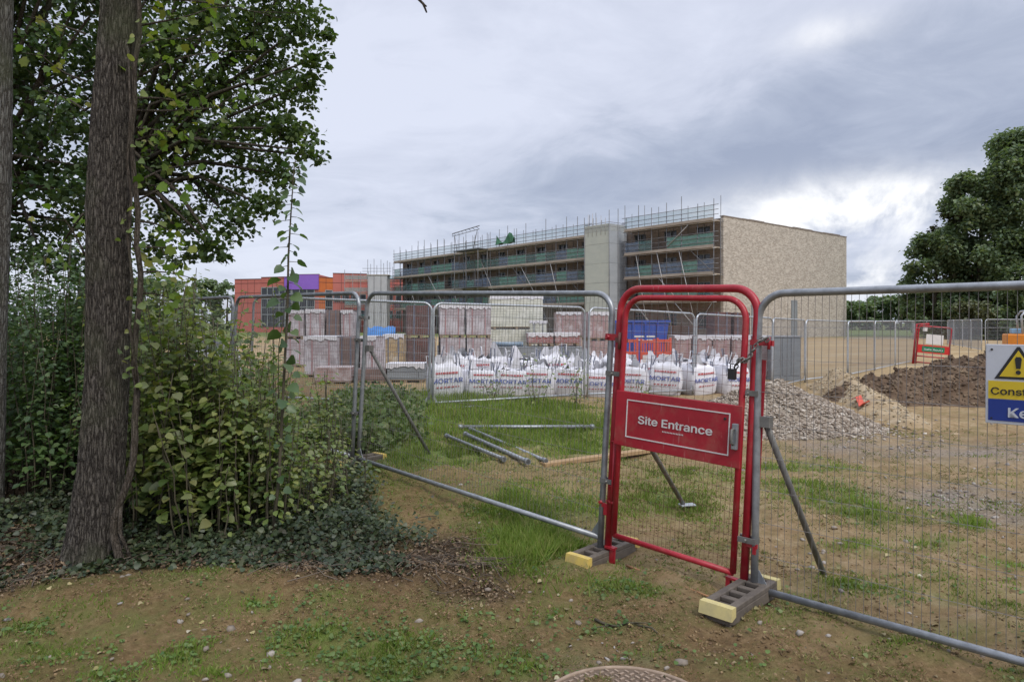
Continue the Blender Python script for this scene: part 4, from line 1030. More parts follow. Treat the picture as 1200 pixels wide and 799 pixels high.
# ================================================================ packs of bricks and blocks
WRAPW = brickmat('white wrapped blocks', (.43, .39, .405), (.34, .295, .315), (.29, .24, .255), scale=1, bw=.30, rh=.10, patch=(.52, .50, .535), patch_at=.54)
WRAPP = brickmat('pink bricks under torn wrap', (.36, .235, .22), (.27, .17, .16), (.33, .28, .27), scale=1, bw=.24, rh=.08, patch=(.49, .44, .455), patch_at=.57)
BRKD = brickmat('dark red bricks', (.155, .075, .07), (.10, .055, .052), (.09, .07, .068), scale=1, bw=.24, rh=.08, patch=(.20, .17, .17), patch_at=.66)
BRKR = brickmat('red brown bricks', (.28, .09, .085), (.22, .07, .07), (.35, .28, .27), scale=1, bw=.24, rh=.08, patch=(.45, .38, .38), patch_at=.63)
BRKB = brickmat('brown blocks', (.21, .145, .13), (.165, .115, .105), (.13, .1, .095), scale=1, bw=.4, rh=.14)
TANB = brickmat('tan blocks', (.42, .31, .18), (.36, .27, .16), (.24, .18, .12), scale=1, bw=.4, rh=.14, patch=(.50, .47, .42), patch_at=.58)
CREAM = brickmat('cream wrapped board', (.58, .58, .50), (.48, .49, .42), (.30, .30, .25), scale=1, bw=1.2, rh=.11, patch=(.62, .62, .56), patch_at=.55)
GREYB = brickmat('grey concrete lintels', (.25, .27, .29), (.20, .215, .235), (.10, .11, .12), scale=1, bw=1.5, rh=.16)
WRAPTOP = pmat('white wrap', (.66, .65, .67), (.55, .54, .57), scale=6, rough=.45, bump=.02, bscale=8)
PALLET = pmat('pallet wood', (.28, .21, .14), (.20, .15, .10), scale=4, rough=.85)
STRAP = pmat('packing strap', (.36, .22, .23), (.31, .17, .18), rough=.6)
def pack(px0, px1, pyt, d, n, label, mat, cap=None, rz=.1, depth=1.0, pyb=None, group='packs of bricks and blocks', strap=True):
    """n packs stacked on the ground, their top at pyt; each pack is a thing with pallet, block and straps."""
    xc = ((px0 + px1) / 2 - 600) / F * d; wd = (px1 - px0) * d / F / math.cos(rz) * .97
    top = EYE + (HORIZON - pyt) / F * d; base = g(xc, d) - .03
    if pyb is not None: base = EYE + (HORIZON - pyb) / F * d
    h = (top - base) / n
    for i in range(n):
        lab = label if n == 1 else ('%s, %s of its stack' % (label, ['bottom', 'top'][i] if n == 2 else ['bottom', 'middle', 'top'][i]))
        jx, jr = random.uniform(-.03, .03), random.uniform(-.04, .04)
        t = thing('block_pack', lab, 'brick pack', (xc + jx, d, base + i * h), rz + jr, group)
        mb = MB(); pz = .11
        for x in (-wd * .42, 0, wd * .42): mb.b2((x - .05, -depth / 2, 0), (x + .05, depth / 2, pz - .025))
        for k in range(5): y = -depth / 2 + (depth - .1) * k / 4; mb.b2((-wd / 2, y, pz - .024), (wd / 2, y + .1, pz))
        mb.build('pallet', PALLET, t)
        mb = MB(); mb.b2((-wd / 2, -depth / 2, pz + .002), (wd / 2, depth / 2, h - .005)); bevel(mb.build('blocks', mat, t), .015, 2)
        if strap and h > .7:
            mb = MB()
            for x in (-wd * .26, wd * .26):
                mb.b2((x - .02, -depth / 2 - .008, pz + .01), (x + .02, -depth / 2 - .003, h + .002)); mb.b2((x - .02, -depth / 2 - .008, h + .0025), (x + .02, depth / 2, h + .006))
            mb.build('strap', STRAP if mat in (WRAPW, WRAPP, BRKR) else LOOPM, t)
        if cap and i == n - 1:
            mb = MB(); nA = 14; vs = []
            for s in range(2):
                for k in range(nA + 1):
                    x = -wd / 2 - .02 + (wd + .04) * k / nA; y = (-1 if s == 0 else 1) * (depth / 2 + .02); vs.append((x, y, h + .015))
            for k in range(nA + 1): x = -wd / 2 - .02 + (wd + .04) * k / nA; vs.append((x, -depth / 2 - .025, h - .06 - .09 * random.random()))
            mb.add(vs, [(k, k + 1, nA + 2 + k, nA + 1 + k) for k in range(nA)] + [(2 * nA + 2 + k, 2 * nA + 3 + k, k + 1, k) for k in range(nA)]); mb.build('wrap_top', cap, t)
pack(476, 508, 358, 24, 2, 'dark red brick pack left of the white wrapped packs', BRKD, None, .22, 1.1)
pack(514, 543, 358, 24, 2, 'white wrapped brick pack beside the dark red stack', WRAPW, WRAPTOP, .16, 1.0)
pack(546, 575, 358.5, 24.2, 2, 'white wrapped brick pack just left of the tall cream stack', WRAPW, WRAPTOP, .12, 1.0)
pack(363, 402, 394, 21, 1, 'white wrapped block pack in the lower row, behind the fence by the shrubs', WRAPW, WRAPTOP, -.1)
pack(403, 424, 394.5, 21.2, 1, 'brown block pack in the lower row, behind the doubled fence posts', BRKB, None, -.1)
pack(427, 446, 394, 21.1, 1, 'narrow white wrapped block pack at the right end of the lower row', WRAPW, WRAPTOP, -.1)
pack(340, 362, 364, 25.5, 2, 'pale wrapped block pack left in the upper rear row', WRAPW, WRAPTOP, -.05)
pack(364, 386, 363, 25.4, 2, 'lilac white wrapped block pack in the upper rear row', WRAPW, WRAPTOP, -.05)
pack(387, 402, 363.5, 25.2, 2, 'narrow brown block pack in the upper rear row', BRKB, None, -.05)
pack(403, 417, 364, 25.3, 2, 'narrow white block pack right in the upper rear row', WRAPW, WRAPTOP, -.05)
pack(372, 414, 429, 18.5, 1, 'low pack of pinkish bricks in the weeds below the lower row', WRAPP, None, .05, .8, strap=False)
pack(418, 452, 431, 18.7, 1, 'low pack of grey-pink bricks beside the long weeds', BRKB, None, .0, .8, strap=False)
pack(452, 475, 392, 23, 1, 'tan block pack left of the dark red brick stack', TANB, WRAPTOP, .1)
pack(456, 500, 425.5, 19, 1, 'low grey pile of wrapped kerb stones before the dark red stack', GREYB, WRAPTOP, .0, .7, strap=False)
pack(572, 634, 348, 30, 2, 'long cream wrapped board bundle behind the mortar bags', CREAM, WRAPTOP, .06, 1.4, strap=False)
pack(620, 640, 376, 28.5, 1, 'small pale pack at the right end of the cream bundles', CREAM, WRAPTOP, .0)
pack(576, 681, 405.5, 26, 1, 'long low grey bundle of concrete lintels under the red brick packs', GREYB, None, .02, 1.2, strap=False)
pack(617, 647, 390.5, 26, 1, 'red-brown wrapped brick pack on the grey lintels, left of two', BRKR, WRAPTOP, .02, 1.0, pyb=405.0)
pack(648, 677, 390, 26.05, 1, 'red-brown wrapped brick pack on the grey lintels, right of two', BRKR, WRAPTOP, .02, 1.0, pyb=405.0)
pack(650, 680, 366, 31, 2, 'pink wrapped brick pack standing behind the red-brown packs', WRAPP, WRAPTOP, .05)
pack(685, 709, 366, 27, 2, 'pale torn-wrapped pack just left of the near fence post', WRAPP, WRAPTOP, .2)
for i, (a, b_) in enumerate([(786, 805), (807, 829), (831, 851), (853, 874), (876, 898)]):
    pack(a, b_, 393.5, 23 + .15 * i, 1, 'low white-topped pink brick pack, %s from the left behind the gate' % ORD[i], WRAPP, WRAPTOP, .02)
pack(832, 852, 366, 29, 2, 'dark purple-brown brick pack behind the pink row, left of two', BRKD, None, .05)
pack(854, 874, 366.5, 29.1, 2, 'dark purple-brown brick pack behind the pink row, right of two', BRKD, None, .05)
pack(774, 814, 382, 31, 1, 'dark brown timber stack right of the blue skip', brickmat('dark timber', (.10, .065, .05), (.07, .045, .035), (.03, .02, .02), bw=2., rh=.1), None, .05)
PIPE = pmat('blue grey pipe', (.22, .29, .36), (.17, .23, .29), scale=2, rough=.4)
for i in range(3):
    a = at(577, 404, 25.6 + .2 * i); x1 = at(613, 404, 25.6 + .2 * i).x
    z0 = EYE + (HORIZON - 405.5) / F * 26 + .085
    t = thing('plastic_pipe', 'blue-grey plastic pipe on the grey lintels, %s of three side by side' % ['front', 'middle', 'rear'][i], 'pipe', (a.x, 25.62 + .2 * i, z0), group='plastic pipes on the lintels')
    mb = MB(); nn_ = 12; L_ = x1 - a.x
    mb.tube([(0, 0, 0), (L_, 0, 0)], .075, nn_); mb.tube([(L_ - .12, 0, 0), (L_ + .0, 0, 0)], .085, nn_); mb.build('pipe_wall', PIPE, t)

# blue skip
sk = thing('blue_skip', 'blue steel skip standing behind the mortar bags, seen through the gate', 'skip', (at(748, 378, 29).x, 29, -.05), .05)
SKB = pmat('blue skip paint', (.02, .065, .36), (.018, .05, .28), scale=2, rough=.45)
mb = MB(); mb.prism([(-.72, 0), (.72, 0), (.98, 1.85), (-.98, 1.85)], -1.2, 1.2); bevel(mb.build('body', SKB, sk), .02)
mb = MB(); mb.b2((-1.03, -1.25, 1.852), (1.03, -1.1, 1.95)); mb.b2((-1.03, 1.1, 1.852), (1.03, 1.25, 1.95)); mb.build('rim', SKB, sk)
for x in (-.5, 0, .5):
    mb = MB(); mb.b2((x - .04, -1.26, .1), (x + .04, -1.203, 1.85)); mb.build('rib', SKB, sk)
mb = MB(); mb.b2((-.45, -1.215, 1.25), (.40, -1.203, 1.32)); mb.b2((-.3, -1.215, 1.12), (.30, -1.203, 1.17)); mb.build('white_marking', WHITE, sk)
for sx in (-1, 1):
    mb = MB(); mb.tube([(sx * .9, -.7, 1.5), (sx * 1.02, -.7, 1.5)], .06, 8); mb.build('lifting_lug', BLACK, sk)
# orange barriers
ORB = pmat('orange red plastic', (.60, .09, .04), (.50, .06, .03), scale=3, rough=.5); 
for i, (a, b_, pt) in enumerate([(722, 748, 396), (750, 768, 397), (769, 787, 396)]):
    d = 21.2 + .25 * i; xc = ((a + b_) / 2 - 600) / F * d; wd = (b_ - a) * d / F; top = EYE + (HORIZON - pt) / F * d; z0 = g(xc, d) - .02; h = top - z0
    t = thing('plastic_barrier', 'orange-red plastic barrier behind the mortar bags, %s of three below the blue skip' % ['left', 'middle', 'right'][i], 'barrier', (xc, d, z0), .1 * (i - 1), 'orange plastic barriers')
    mb = MB()
    for x in (-wd / 2, wd / 2 - .07): mb.b2((x, -.03, .0), (x + .07, .03, h))
    for q in (.06, .36, .62, .9): mb.b2((-wd / 2 + .07, -.025, h * q), (wd / 2 - .07, .025, h * q + .09))
    for k in range(4): x = -wd / 2 + .1 + (wd - .24) * k / 3; mb.b2((x, -.02, h * .06 + .09), (x + .04, .02, h * .36)); mb.b2((x, -.02, h * .62 + .09), (x + .04, .02, h * .9))
    mb.build('panel', ORB, t)
    mb = MB(); mb.b2((-wd / 2 + .08, -.02, h * .36 + .095), (wd / 2 - .08, .02, h * .62 - .005)); mb.build('reflective_strip', WHITE, t)
    for x in (-wd / 2 + .035, wd / 2 - .035):
        mb = MB(); mb.b2((x - .05, -.3, -.0), (x + .05, .3, .06)); mb.build('foot', BLACK, t)
# grey steel cabinet
cb_ = thing('steel_cabinet', 'grey ribbed steel cabinet standing right of the gate behind the gravel heap', 'cabinet', (at(921.5, 378, 22.6).x, 22.6, -.14), -.05)
W2, H2 = .92, 1.46
mb = MB(); mb.b2((-W2 / 2, 0, 0), (W2 / 2, .5, H2)); bevel(mb.build('body', GREYMETAL, cb_), .01)
for k in range(3):
    x0 = -W2 / 2 + .02 + k * (W2 - .04) / 3
    mb = MB(); mb.b2((x0 + .012, -.025, .20), (x0 + (W2 - .04) / 3 - .012, -.003, H2 - .04)); mb.build('door', GREYMETAL, cb_)
mb = MB(); mb.b2((-W2 / 2, -.028, .02), (W2 / 2, -.003, .17)); mb.build('plinth', GREYMETAL, cb_)
mb = MB(); mb.b2((-W2 / 2 - .03, -.05, H2 + .003), (W2 / 2 + .03, .53, H2 + .04)); mb.build('lid', GALVP, cb_)

# ================================================================ heaps of earth and gravel
def heap_mesh(name, hf, x0, x1, y0, y1, step):
    xs = np.arange(x0, x1 + step, step); ys = np.arange(y0, y1 + step, step); X, Y = np.meshgrid(xs, ys)
    H = hf(X, Y); Z = G(X, Y) + H
    idx = np.arange(X.size).reshape(X.shape); keep = (H > -.12)
    q = np.stack([idx[:-1, :-1], idx[:-1, 1:], idx[1:, 1:], idx[1:, :-1]], -1).reshape(-1, 4)
    q = q[keep.ravel()[q].any(1)]
    u, inv = np.unique(q, return_inverse=True)
    return np_mesh(name, np.stack([X, Y, Z], -1).reshape(-1, 3)[u], inv.reshape(-1, 4), True)
def gheap(X, Y):
    r = np.sqrt(((X - 4.7) / np.where(X < 4.7, 2.3, 1.75)) ** 2 + ((Y - 12.1) / 1.55) ** 2)
    return .78 * np.clip(1 - r, -.3, 1) ** 1 * np.where(r < 1, np.clip(1.15 - .15 * (1 - r), .6, 1.2), 1) + .07 * (fbm(X * 2, Y * 2, 3) - .5) - .02
GRAVM = [(.12, .09, .065), (.25, .20, .155), (.34, .285, .23), (.17, .13, .095), (.44, .385, .32), (.27, .22, .175), (.54, .49, .42)]
STM = islandmat('broken stone', GRAVM, .9)
def gsoil(name, cols, sc):
    return pmat(name, cols[0], cols[1], scale=sc, rough=.95, bump=.03, bscale=9, spec=.1, c3=cols[2], detail=9)
gp_ = thing('gravel_heap', 'pale heap of broken stone right of the gate', 'gravel heap', (4.7, 12.1, 0))
o = obj('gravel_core', heap_mesh('gravel_core', gheap, 2.2, 6.8, 10.4, 13.9, .09), gsoil('gravel fines', ((.16, .13, .10), (.25, .21, .165), (.36, .31, .25)), 12), gp_); o.location = (-4.7, -12.1, 0)
n = 15000; P = np.stack([RNG.uniform(2.2, 6.8, n), RNG.uniform(10.4, 13.9, n)], 1); h = gheap(P[:, 0], P[:, 1]); k = (h > -.02) | (RNG.random(n) < .14 * np.exp(h * 5)); P = P[k]; h = h[k]
V, Fc = stones(np.stack([P[:, 0] - 4.7, P[:, 1] - 12.1, G(P[:, 0], P[:, 1]) + np.maximum(h, 0) + .006], 1), RNG.uniform(.012, .040, len(P)) * np.where(RNG.random(len(P)) < .05, 1.6, 1))
tag(obj('loose_stones', np_mesh('loose_stones', V, Fc), STM, gp_), kind='stuff')
def dheap(X, Y):
    r = np.sqrt(((X - 11.6) / 3.6) ** 2 + ((Y - 16.8) / 2.3) ** 2); r2 = np.sqrt(((X - 8.9) / 1.5) ** 2 + ((Y - 16.2) / 1.5) ** 2)
    base = np.maximum(1.12 * np.clip(1 - r, -.3, 1) ** .85 if False else 1.12 * np.sign(1 - r) * np.abs(np.clip(1 - r, -.3, 1)) ** .8, .62 * (1 - r2))
    nz_ = np.abs(fbm(X * 2.3, Y * 2.3, 5) - .5) * .55 + .24 * (vnoise(X * 4.5, Y * 4.5) - .5) + .12 * (vnoise(X * 10, Y * 10) - .5)
    return base + nz_ * np.clip(base * 4, 0, 1) - .05
dh = obj('soil_heap', heap_mesh('soil_heap', dheap, 7.2, 15.6, 14.2, 19.4, .06), gsoil('dark dug earth', ((.060, .040, .028), (.115, .078, .052), (.19, .135, .088)), 2.2)); tag(dh, 'heap of dark brown dug earth behind the warning sign', 'soil heap')
RA, RB = np.array([6.95, 11.9]), np.array([9.6, 20.5])
def rheap(X, Y):
    d = RB - RA; t = ((X - RA[0]) * d[0] + (Y - RA[1]) * d[1]) / (d @ d); px = RA[0] + t * d[0]; py = RA[1] + t * d[1]
    w_ = np.hypot(X - px, Y - py); wid = .45 + .42 * np.clip(t, 0, 1)
    hh = (.10 + .62 * np.clip(t, 0, 1) ** .8) * sst(1.12, .85, t) * sst(-.12, .06, t)
    return hh * (1 - (w_ / wid) ** 1.3) + .26 * (fbm(X * 2.6, Y * 2.6, 5) - .5) - .06
rh_ = obj('earth_ridge', heap_mesh('earth_ridge', rheap, 5.6, 11.5, 11, 21.5, .07), gsoil('pale sandy earth', ((.25, .18, .10), (.33, .25, .155), (.42, .34, .235)), 2.5)); tag(rh_, 'long low ridge of pale sandy earth between the gravel and the dark soil', 'earth ridge')
tr_ = thing('plastic_strip', 'torn strip of red-orange barrier netting lying on the pale earth ridge', 'netting strip', (at(1005, 460, 14.5).x, 14.5, 0))
mb = MB(); vs = []; pts = [at(1001, 452, 14.8), at(1006, 455, 14.6), at(1010, 466, 14.2), at(1016, 478, 13.8)]
for i, p in enumerate(pts):
    zz = g(p.x, p.y) + max(0, float(rheap(np.array(p.x), np.array(p.y)))) + .06
    q = Vector((p.x - tr_.location.x, p.y - 14.5, zz)); vs += [q + Vector((-.06, 0, .02)), q + Vector((.07, .03, .06)), q + Vector((.07, .03, .04)), q + Vector((-.06, 0, 0))]
mb.add(vs, [(4 * i + j, 4 * i + 4 + j, 4 * i + 4 + (j + 1) % 4, 4 * i + (j + 1) % 4) for i in range(3) for j in range(4)] + [(3, 2, 1, 0), (12, 13, 14, 15)]); mb.build('strip', ORB, tr_)

# ================================================================ mini digger at the right edge
dg_ = thing('mini_digger', 'small orange digger with a grey roll bar, half hidden by the warning sign', 'digger', (23.7, 31.0, -.1), -.5)
ORD_ = pmat('orange digger paint', (.62, .22, .02), (.52, .17, .02), scale=2, rough=.4)
for sy in (-1, 1):
    mb = MB(); mb.prism([(-.9 + .2 * math.cos(a) if a > math.pi / 2 and a < 3 * math.pi / 2 else .9 + .2 * math.cos(a), .22 + .2 * math.sin(a)) for a in [2 * math.pi * i / 16 for i in range(16)]], sy * .7 - .15, sy * .7 + .15); tk = mb.build('track', BLACK, dg_)
    mb = MB(); 
    for x in (-.85, -.4, 0, .4, .85): mb.tube([(x, sy * .7 - .17, .2), (x, sy * .7 + .17, .2)], .12, 10)
    mb.build('track_roller', GALVDARK, tk)
mb = MB(); mb.b2((-.9, -.7, .5), (.55, .7, .75)); mb.b2((-1.1, -.72, .752), (-.2, .72, 1.38)); bevel(mb.build('body', ORD_, dg_), .06, 3)
mb = MB(); mb.b2((-.15, -.3, .76), (.3, .3, .95)); mb.b2((-.19, -.3, .96), (-.05, .3, 1.5)); bevel(mb.build('seat', BLACK, dg_), .04)
mb = MB(); mb.tube([(-.5, -.62, 1.38), (-.55, -.62, 2.2), (-.4, -.62, 2.42), (-.4, .62, 2.42), (-.55, .62, 2.2), (-.5, .62, 1.38)], .045, 8); mb.build('roll_bar', GALVP, dg_)
mb = MB(); mb.tube([(.5, 0, .8), (1.3, 0, 2.3), (2.3, 0, 2.0)], [.13, .11, .09], 8); bm_ = mb.build('boom', ORD_, dg_)
mb = MB(); mb.tube([(2.3, 0, 2.0), (2.7, 0, .9)], [.09, .07], 8); mb.build('dipper', ORD_, bm_)
mb = MB(); mb.prism([(2.55, .9), (2.95, .9), (3.0, .45), (2.7, .35), (2.5, .55)], -.25, .25); mb.build('bucket', BLACK, bm_)
mb = MB(); mb.b2((-.9, -.5, 1.40), (-.5, .1, 1.62)); bevel(mb.build('fuel_can', pmat('light blue plastic', (.22, .38, .55), rough=.4), dg_), .03)

# ================================================================ poles, plank, cover and odds and ends on the ground
def lying_pole(p0, p1, label, d0=None, r=.024, mat=GALV):
    (x0, y0), (x1, y1) = p0, p1
    o = thing('scaffold_pole', label, 'pole', (x0, y0, 0), group='steel poles lying in the grass')
    mb = MB(); pts = []
    za = max(g(x0, y0), g(x0, y0)) + .07; zb = g(x1, y1) + .06
    mb.tube([(0, 0, za), (x1 - x0, y1 - y0, zb)], r, 10); mb.tube([(0, 0, za), ((x1 - x0) * .03, (y1 - y0) * .03, za + (zb - za) * .03)], r * 1.35, 10); mb.tube([((x1 - x0) * .97, (y1 - y0) * .97, zb + (za - zb) * .03), (x1 - x0, y1 - y0, zb)], r * 1.35, 10)
    mb.build('tube', mat, o)
def gpz(px, py):
    d = EYE * F / (py - HORIZON)
    for _ in range(20):
        x = (px - 600) / F * d; d = d * .5 + .5 * (EYE - g(x, d) - .06) * F / (py - HORIZON)
    return ((px - 600) / F * d, d)
lying_pole(gpz(537, 501), gpz(696, 500), 'long pale steel pole lying crosswise in the grass behind the near fence', r=.03)
lying_pole(gpz(523, 511), gpz(591, 538), 'steel pole lying in the grass, leftmost of the three slanting ones')
lying_pole(gpz(545, 509), gpz(619, 541), 'steel pole lying in the grass, middle of the three slanting ones', r=.028)
lying_pole(gpz(551, 503), gpz(640, 540), 'steel pole lying in the grass, its end touching the timber plank')
lying_pole(gpz(475, 481), gpz(589, 475), 'thin pale pole in the far grass before the mortar bags', r=.022)
a, b_ = gpz(636, 540), gpz(775, 527)
pk = thing('timber_plank', 'weathered orange-brown timber plank lying behind the left side of the red gate', 'plank', (a[0], a[1], 0))
mb = MB(); dd = Vector((b_[0] - a[0], b_[1] - a[1], 0)); mb.box(((dd.x) / 2, dd.y / 2, (g(*a) + g(*b_)) / 2 + .045), (dd.length, .12, .05), rz=math.atan2(dd.y, dd.x)); bevel(mb.build('board', pmat('orange brown timber', (.40, .27, .14), (.29, .19, .10), scale=6, rough=.8, stretch=(.2, 1, 1)), pk), .006)
# brace behind the gate with its pale foot plate
gb = thing('fence_prop', 'slanting steel prop behind the red gate with a pale foot plate', 'prop', (1.83, 6.62, g(1.83, 6.62)))
a = at(722, 455, 5.42); e = at(801, 622, 6.55); gb.location = (e.x, e.y, g(e.x, e.y))
mb = MB(); o0 = gb.location.copy(); mb.tube([a - o0, Vector((e.x, e.y, g(e.x, e.y) + .04)) - o0], .022, 10); mb.build('prop_tube', GALVDARK, gb)
mb = MB(); mb.box((.03, -.02, .045), (.15, .08, .015), rz=.2); bevel(mb.build('plate', GALVP, gb), .004)
# patterned metal cover in the foreground
cx_, cy_, R_ = .54, 3.115, .43
mc = thing('access_cover', 'round brown metal access cover with a raised lattice, half buried in the foreground soil', 'access cover', (cx_, cy_, g(cx_, cy_ + .3) + .012), math.radians(38))
CVM = pmat('brown steel cover', (.16, .115, .08), (.10, .072, .05), scale=8, rough=.85, bump=.002); CV2 = pmat('worn raised lattice', (.33, .25, .185), (.20, .145, .105), scale=10, rough=.8)
mb = MB(); circ = [(R_ * math.cos(2 * math.pi * i / 48), R_ * math.sin(2 * math.pi * i / 48)) for i in range(48)]
mb.prism(circ, -.06, 0, 'z'); bevel(mb.build('plate', CVM, mc), .004)
mb = MB(); mb.tube([(x * .975, y * .975, .001) for x, y in circ], .011, 6, closed=True); mb.build('rim', CV2, mc)
mb = MB(); k_ = 24; S_ = 2 * R_
for i in range(k_):
    for j in range(k_):
        x = -S_ / 2 + S_ * (i + .5) / k_; y = -S_ / 2 + S_ * (j + .5) / k_
        if math.hypot(x, y) < R_ * .93: mb.box((x, y, .003), (S_ / k_ * .74, S_ / k_ * .30, .006), rz=(0 if (i + j) % 2 else math.pi / 2) + random.uniform(-.05, .05))
tag(mb.build('lattice', CV2, mc), kind='stuff')
# rod and stick
def stick(name, label, p0, p1, r, mat, bend=.01, cat='stick', n=9, side=0, lift=.02):
    (x0, y0), (x1, y1) = p0, p1
    o = thing(name, label, cat, (x0, y0, 0)); mb = MB(); pts = []; rs = []
    for i in range(n):
        t = i / (n - 1); x = x0 + (x1 - x0) * t; y = y0 + (y1 - y0) * t
        pts.append((x - x0 + random.uniform(-bend, bend), y - y0 + random.uniform(-bend, bend), (g(x, y) if bend > .005 else g(x0, y0) + (g(x1, y1) - g(x0, y0)) * t + .012) + lift + random.uniform(0, bend))); rs.append(r * (1 - .5 * t))
    mb.tube(pts, rs, 7)
    for k in range(side):
        t = random.randint(2, n - 2); p = Vector(pts[t]); q = p + Vector((random.uniform(-.12, .12), random.uniform(-.12, .12), random.uniform(.01, .05))); mb.tube([p, q], [r * .5, r * .3], 5)
    mb.build('shaft', mat, o)
TWIG = pmat('twig bark', (.12, .09, .06), (.20, .15, .10), scale=20, rough=.9)
stick('bamboo_cane', 'orange-brown cane on the ground between the two gate feet', gpz(735, 657), gpz(830, 692), .011, pmat('orange brown cane', (.36, .18, .08), (.27, .14, .07), scale=15, rough=.6), .003, 'cane', lift=.012)
stick('fallen_stick', 'thin dark stick lying in the bare soil in front of the gate', gpz(697, 716), gpz(772, 731), .009, pmat('dark stick', (.05, .042, .03), (.08, .07, .045), rough=.9), .008, side=3, lift=.008)
# ================================================================ trees, shrubs, ground plants
def barkmat(name, c1, c2, c3):
    m, nt, out = _mat(name); L = nt.links
    tc = N_(nt, 'ShaderNodeTexCoord'); mp = N_(nt, 'ShaderNodeMapping'); mp.inputs['Scale'].default_value = (1, 1, .16); L.new(tc.outputs['Object'], mp.inputs[0])
    n0 = N_(nt, 'ShaderNodeTexNoise', Scale=16., Detail=5., Roughness=.6); L.new(mp.outputs[0], n0.inputs['Vector'])
    wv = N_(nt, 'ShaderNodeVectorMath', operation='MULTIPLY_ADD'); L.new(n0.outputs['Color'], wv.inputs[0]); wv.inputs[1].default_value = (.05, .05, .05); L.new(mp.outputs[0], wv.inputs[2])
    vo = N_(nt, 'ShaderNodeTexVoronoi', feature='DISTANCE_TO_EDGE'); vo.inputs['Scale'].default_value = 50.; L.new(wv.outputs[0], vo.inputs['Vector'])
    ns = N_(nt, 'ShaderNodeTexNoise', Scale=90., Detail=6., Roughness=.7); L.new(tc.outputs['Object'], ns.inputs['Vector'])
    ad = N_(nt, 'ShaderNodeMath', operation='MULTIPLY_ADD'); L.new(vo.outputs['Distance'], ad.inputs[0]); ad.inputs[1].default_value = 1.9; L.new(ns.outputs['Fac'], ad.inputs[2])
    n = N_(nt, 'ShaderNodeMath', operation='SUBTRACT'); L.new(ad.outputs[0], n.inputs[0]); n.inputs[1].default_value = .22
    r = ramp(nt, [(.20, c1), (.42, c2), (.80, c3)]); L.new(n.outputs[0], r.inputs['Fac'])
    n2 = N_(nt, 'ShaderNodeTexNoise', Scale=2.2, Detail=6.); L.new(tc.outputs['Object'], n2.inputs['Vector'])
    r2 = ramp(nt, [(.5, (0, 0, 0)), (.72, (.5, .5, .5))]); L.new(n2.outputs['Fac'], r2.inputs['Fac'])
    mx = N_(nt, 'ShaderNodeMix', data_type='RGBA'); L.new(r2.outputs['Color'], mx.inputs[0]); L.new(r.outputs['Color'], mx.inputs[6]); mx.inputs[7].default_value = (.10, .115, .06, 1)
    b = N_(nt, 'ShaderNodeBsdfPrincipled'); b.inputs['Roughness'].default_value = .95; b.inputs['Specular IOR Level'].default_value = .15
    L.new(mx.outputs[2], b.inputs['Base Color'])
    bp = N_(nt, 'ShaderNodeBump', Strength=1., Distance=.02); L.new(n.outputs[0], bp.inputs['Height']); L.new(bp.outputs['Normal'], b.inputs['Normal'])
    L.new(b.outputs[0], out.inputs['Surface']); return m
BARK = barkmat('ridged bark', (.016, .014, .012), (.062, .054, .047), (.155, .138, .118))
BARKD = barkmat('dark bark', (.035, .03, .024), (.08, .065, .05), (.13, .11, .09))
def trunk_mesh(name, path, radii, n=150, k=260, ridge=.012, flare=0., seed=0):
    """Furrowed trunk: path points and radii, the bark's ridges are real relief."""
    P = np.array(path, float); R = np.array(radii, float); t = np.linspace(0, len(P) - 1, k)
    C = np.stack([np.interp(t, np.arange(len(P)), P[:, i]) for i in range(3)], 1); rr = np.interp(t, np.arange(len(P)), R)
    a = np.linspace(0, 2 * np.pi, n, endpoint=False)
    A, ZZ = np.meshgrid(a, C[:, 2])
    U = A / (2 * np.pi)
    per = lambda su, sz, o: vnoise(np.cos(A) * su + 40 + o, ZZ * sz + np.sin(A) * su + 20 + o)
    fur = np.abs(per(10, 5.5, seed) - .5) * 2; fur2 = np.abs(per(19, 11., seed + 9) - .5) * 2
    lump = per(1.2, .9, seed + 30) - .5
    root = np.maximum(0, 1 - (ZZ - C[0, 2]) / .55) ** 2
    rad = rr[:, None] * (1 + .10 * lump) + ridge * (np.clip(fur, 0, .55) * 1.3 + .5 * np.clip(fur2, 0, .5) - .6) + flare * root * (.55 + .45 * np.sin(A * 5 + seed))
    X = C[:, 0:1] + rad * np.cos(A); Y = C[:, 1:2] + rad * np.sin(A)
    V = np.stack([X, Y, ZZ], -1).reshape(-1, 3); idx = np.arange(n * k).reshape(k, n); nx_ = np.roll(idx, -1, 1)
    q = np.stack([idx[:-1], nx_[:-1], nx_[1:], idx[1:]], -1).reshape(-1, 4)
    return np_mesh(name, V, q, True)
def join_np(parts):
    V = []; Fc = []; b = 0
    for v, f in parts: V.append(v); Fc.append(f + b); b += len(v)
    return np.concatenate(V), np.concatenate(Fc)
def leaf_cloud(centers, radii, counts, size, shape, droop=.25, flat=.75, up=.6):
    """Leaves through the volume of overlapping clumps, denser to the outside of each."""
    P = []; S = []
    for c, r, n in zip(centers, radii, counts):
        n = int(n); d = rdir(n); rad = RNG.random(n) ** .45
        q = np.array(c) + d * rad[:, None] * np.array([r, r, r * flat]) * (1 + .25 * RNG.standard_normal((n, 1)) * .5)
        P.append(q); S.append(size * RNG.uniform(.6, 1.25, n))
    P = np.concatenate(P); S = np.concatenate(S); n = len(P)
    U = rdir(n, -.9, .5); U[:, 2] -= droop
    N = rdir(n, -.2, 1); N[:, 2] += up
    return scatter(shape[0], shape[1], P, U, N, S)
OAK = leafmat('oak leaves', [(.030, .058, .019), (.05, .085, .026), (.070, .112, .033), (.042, .076, .026), (.10, .138, .04), (.056, .094, .03)], .36)
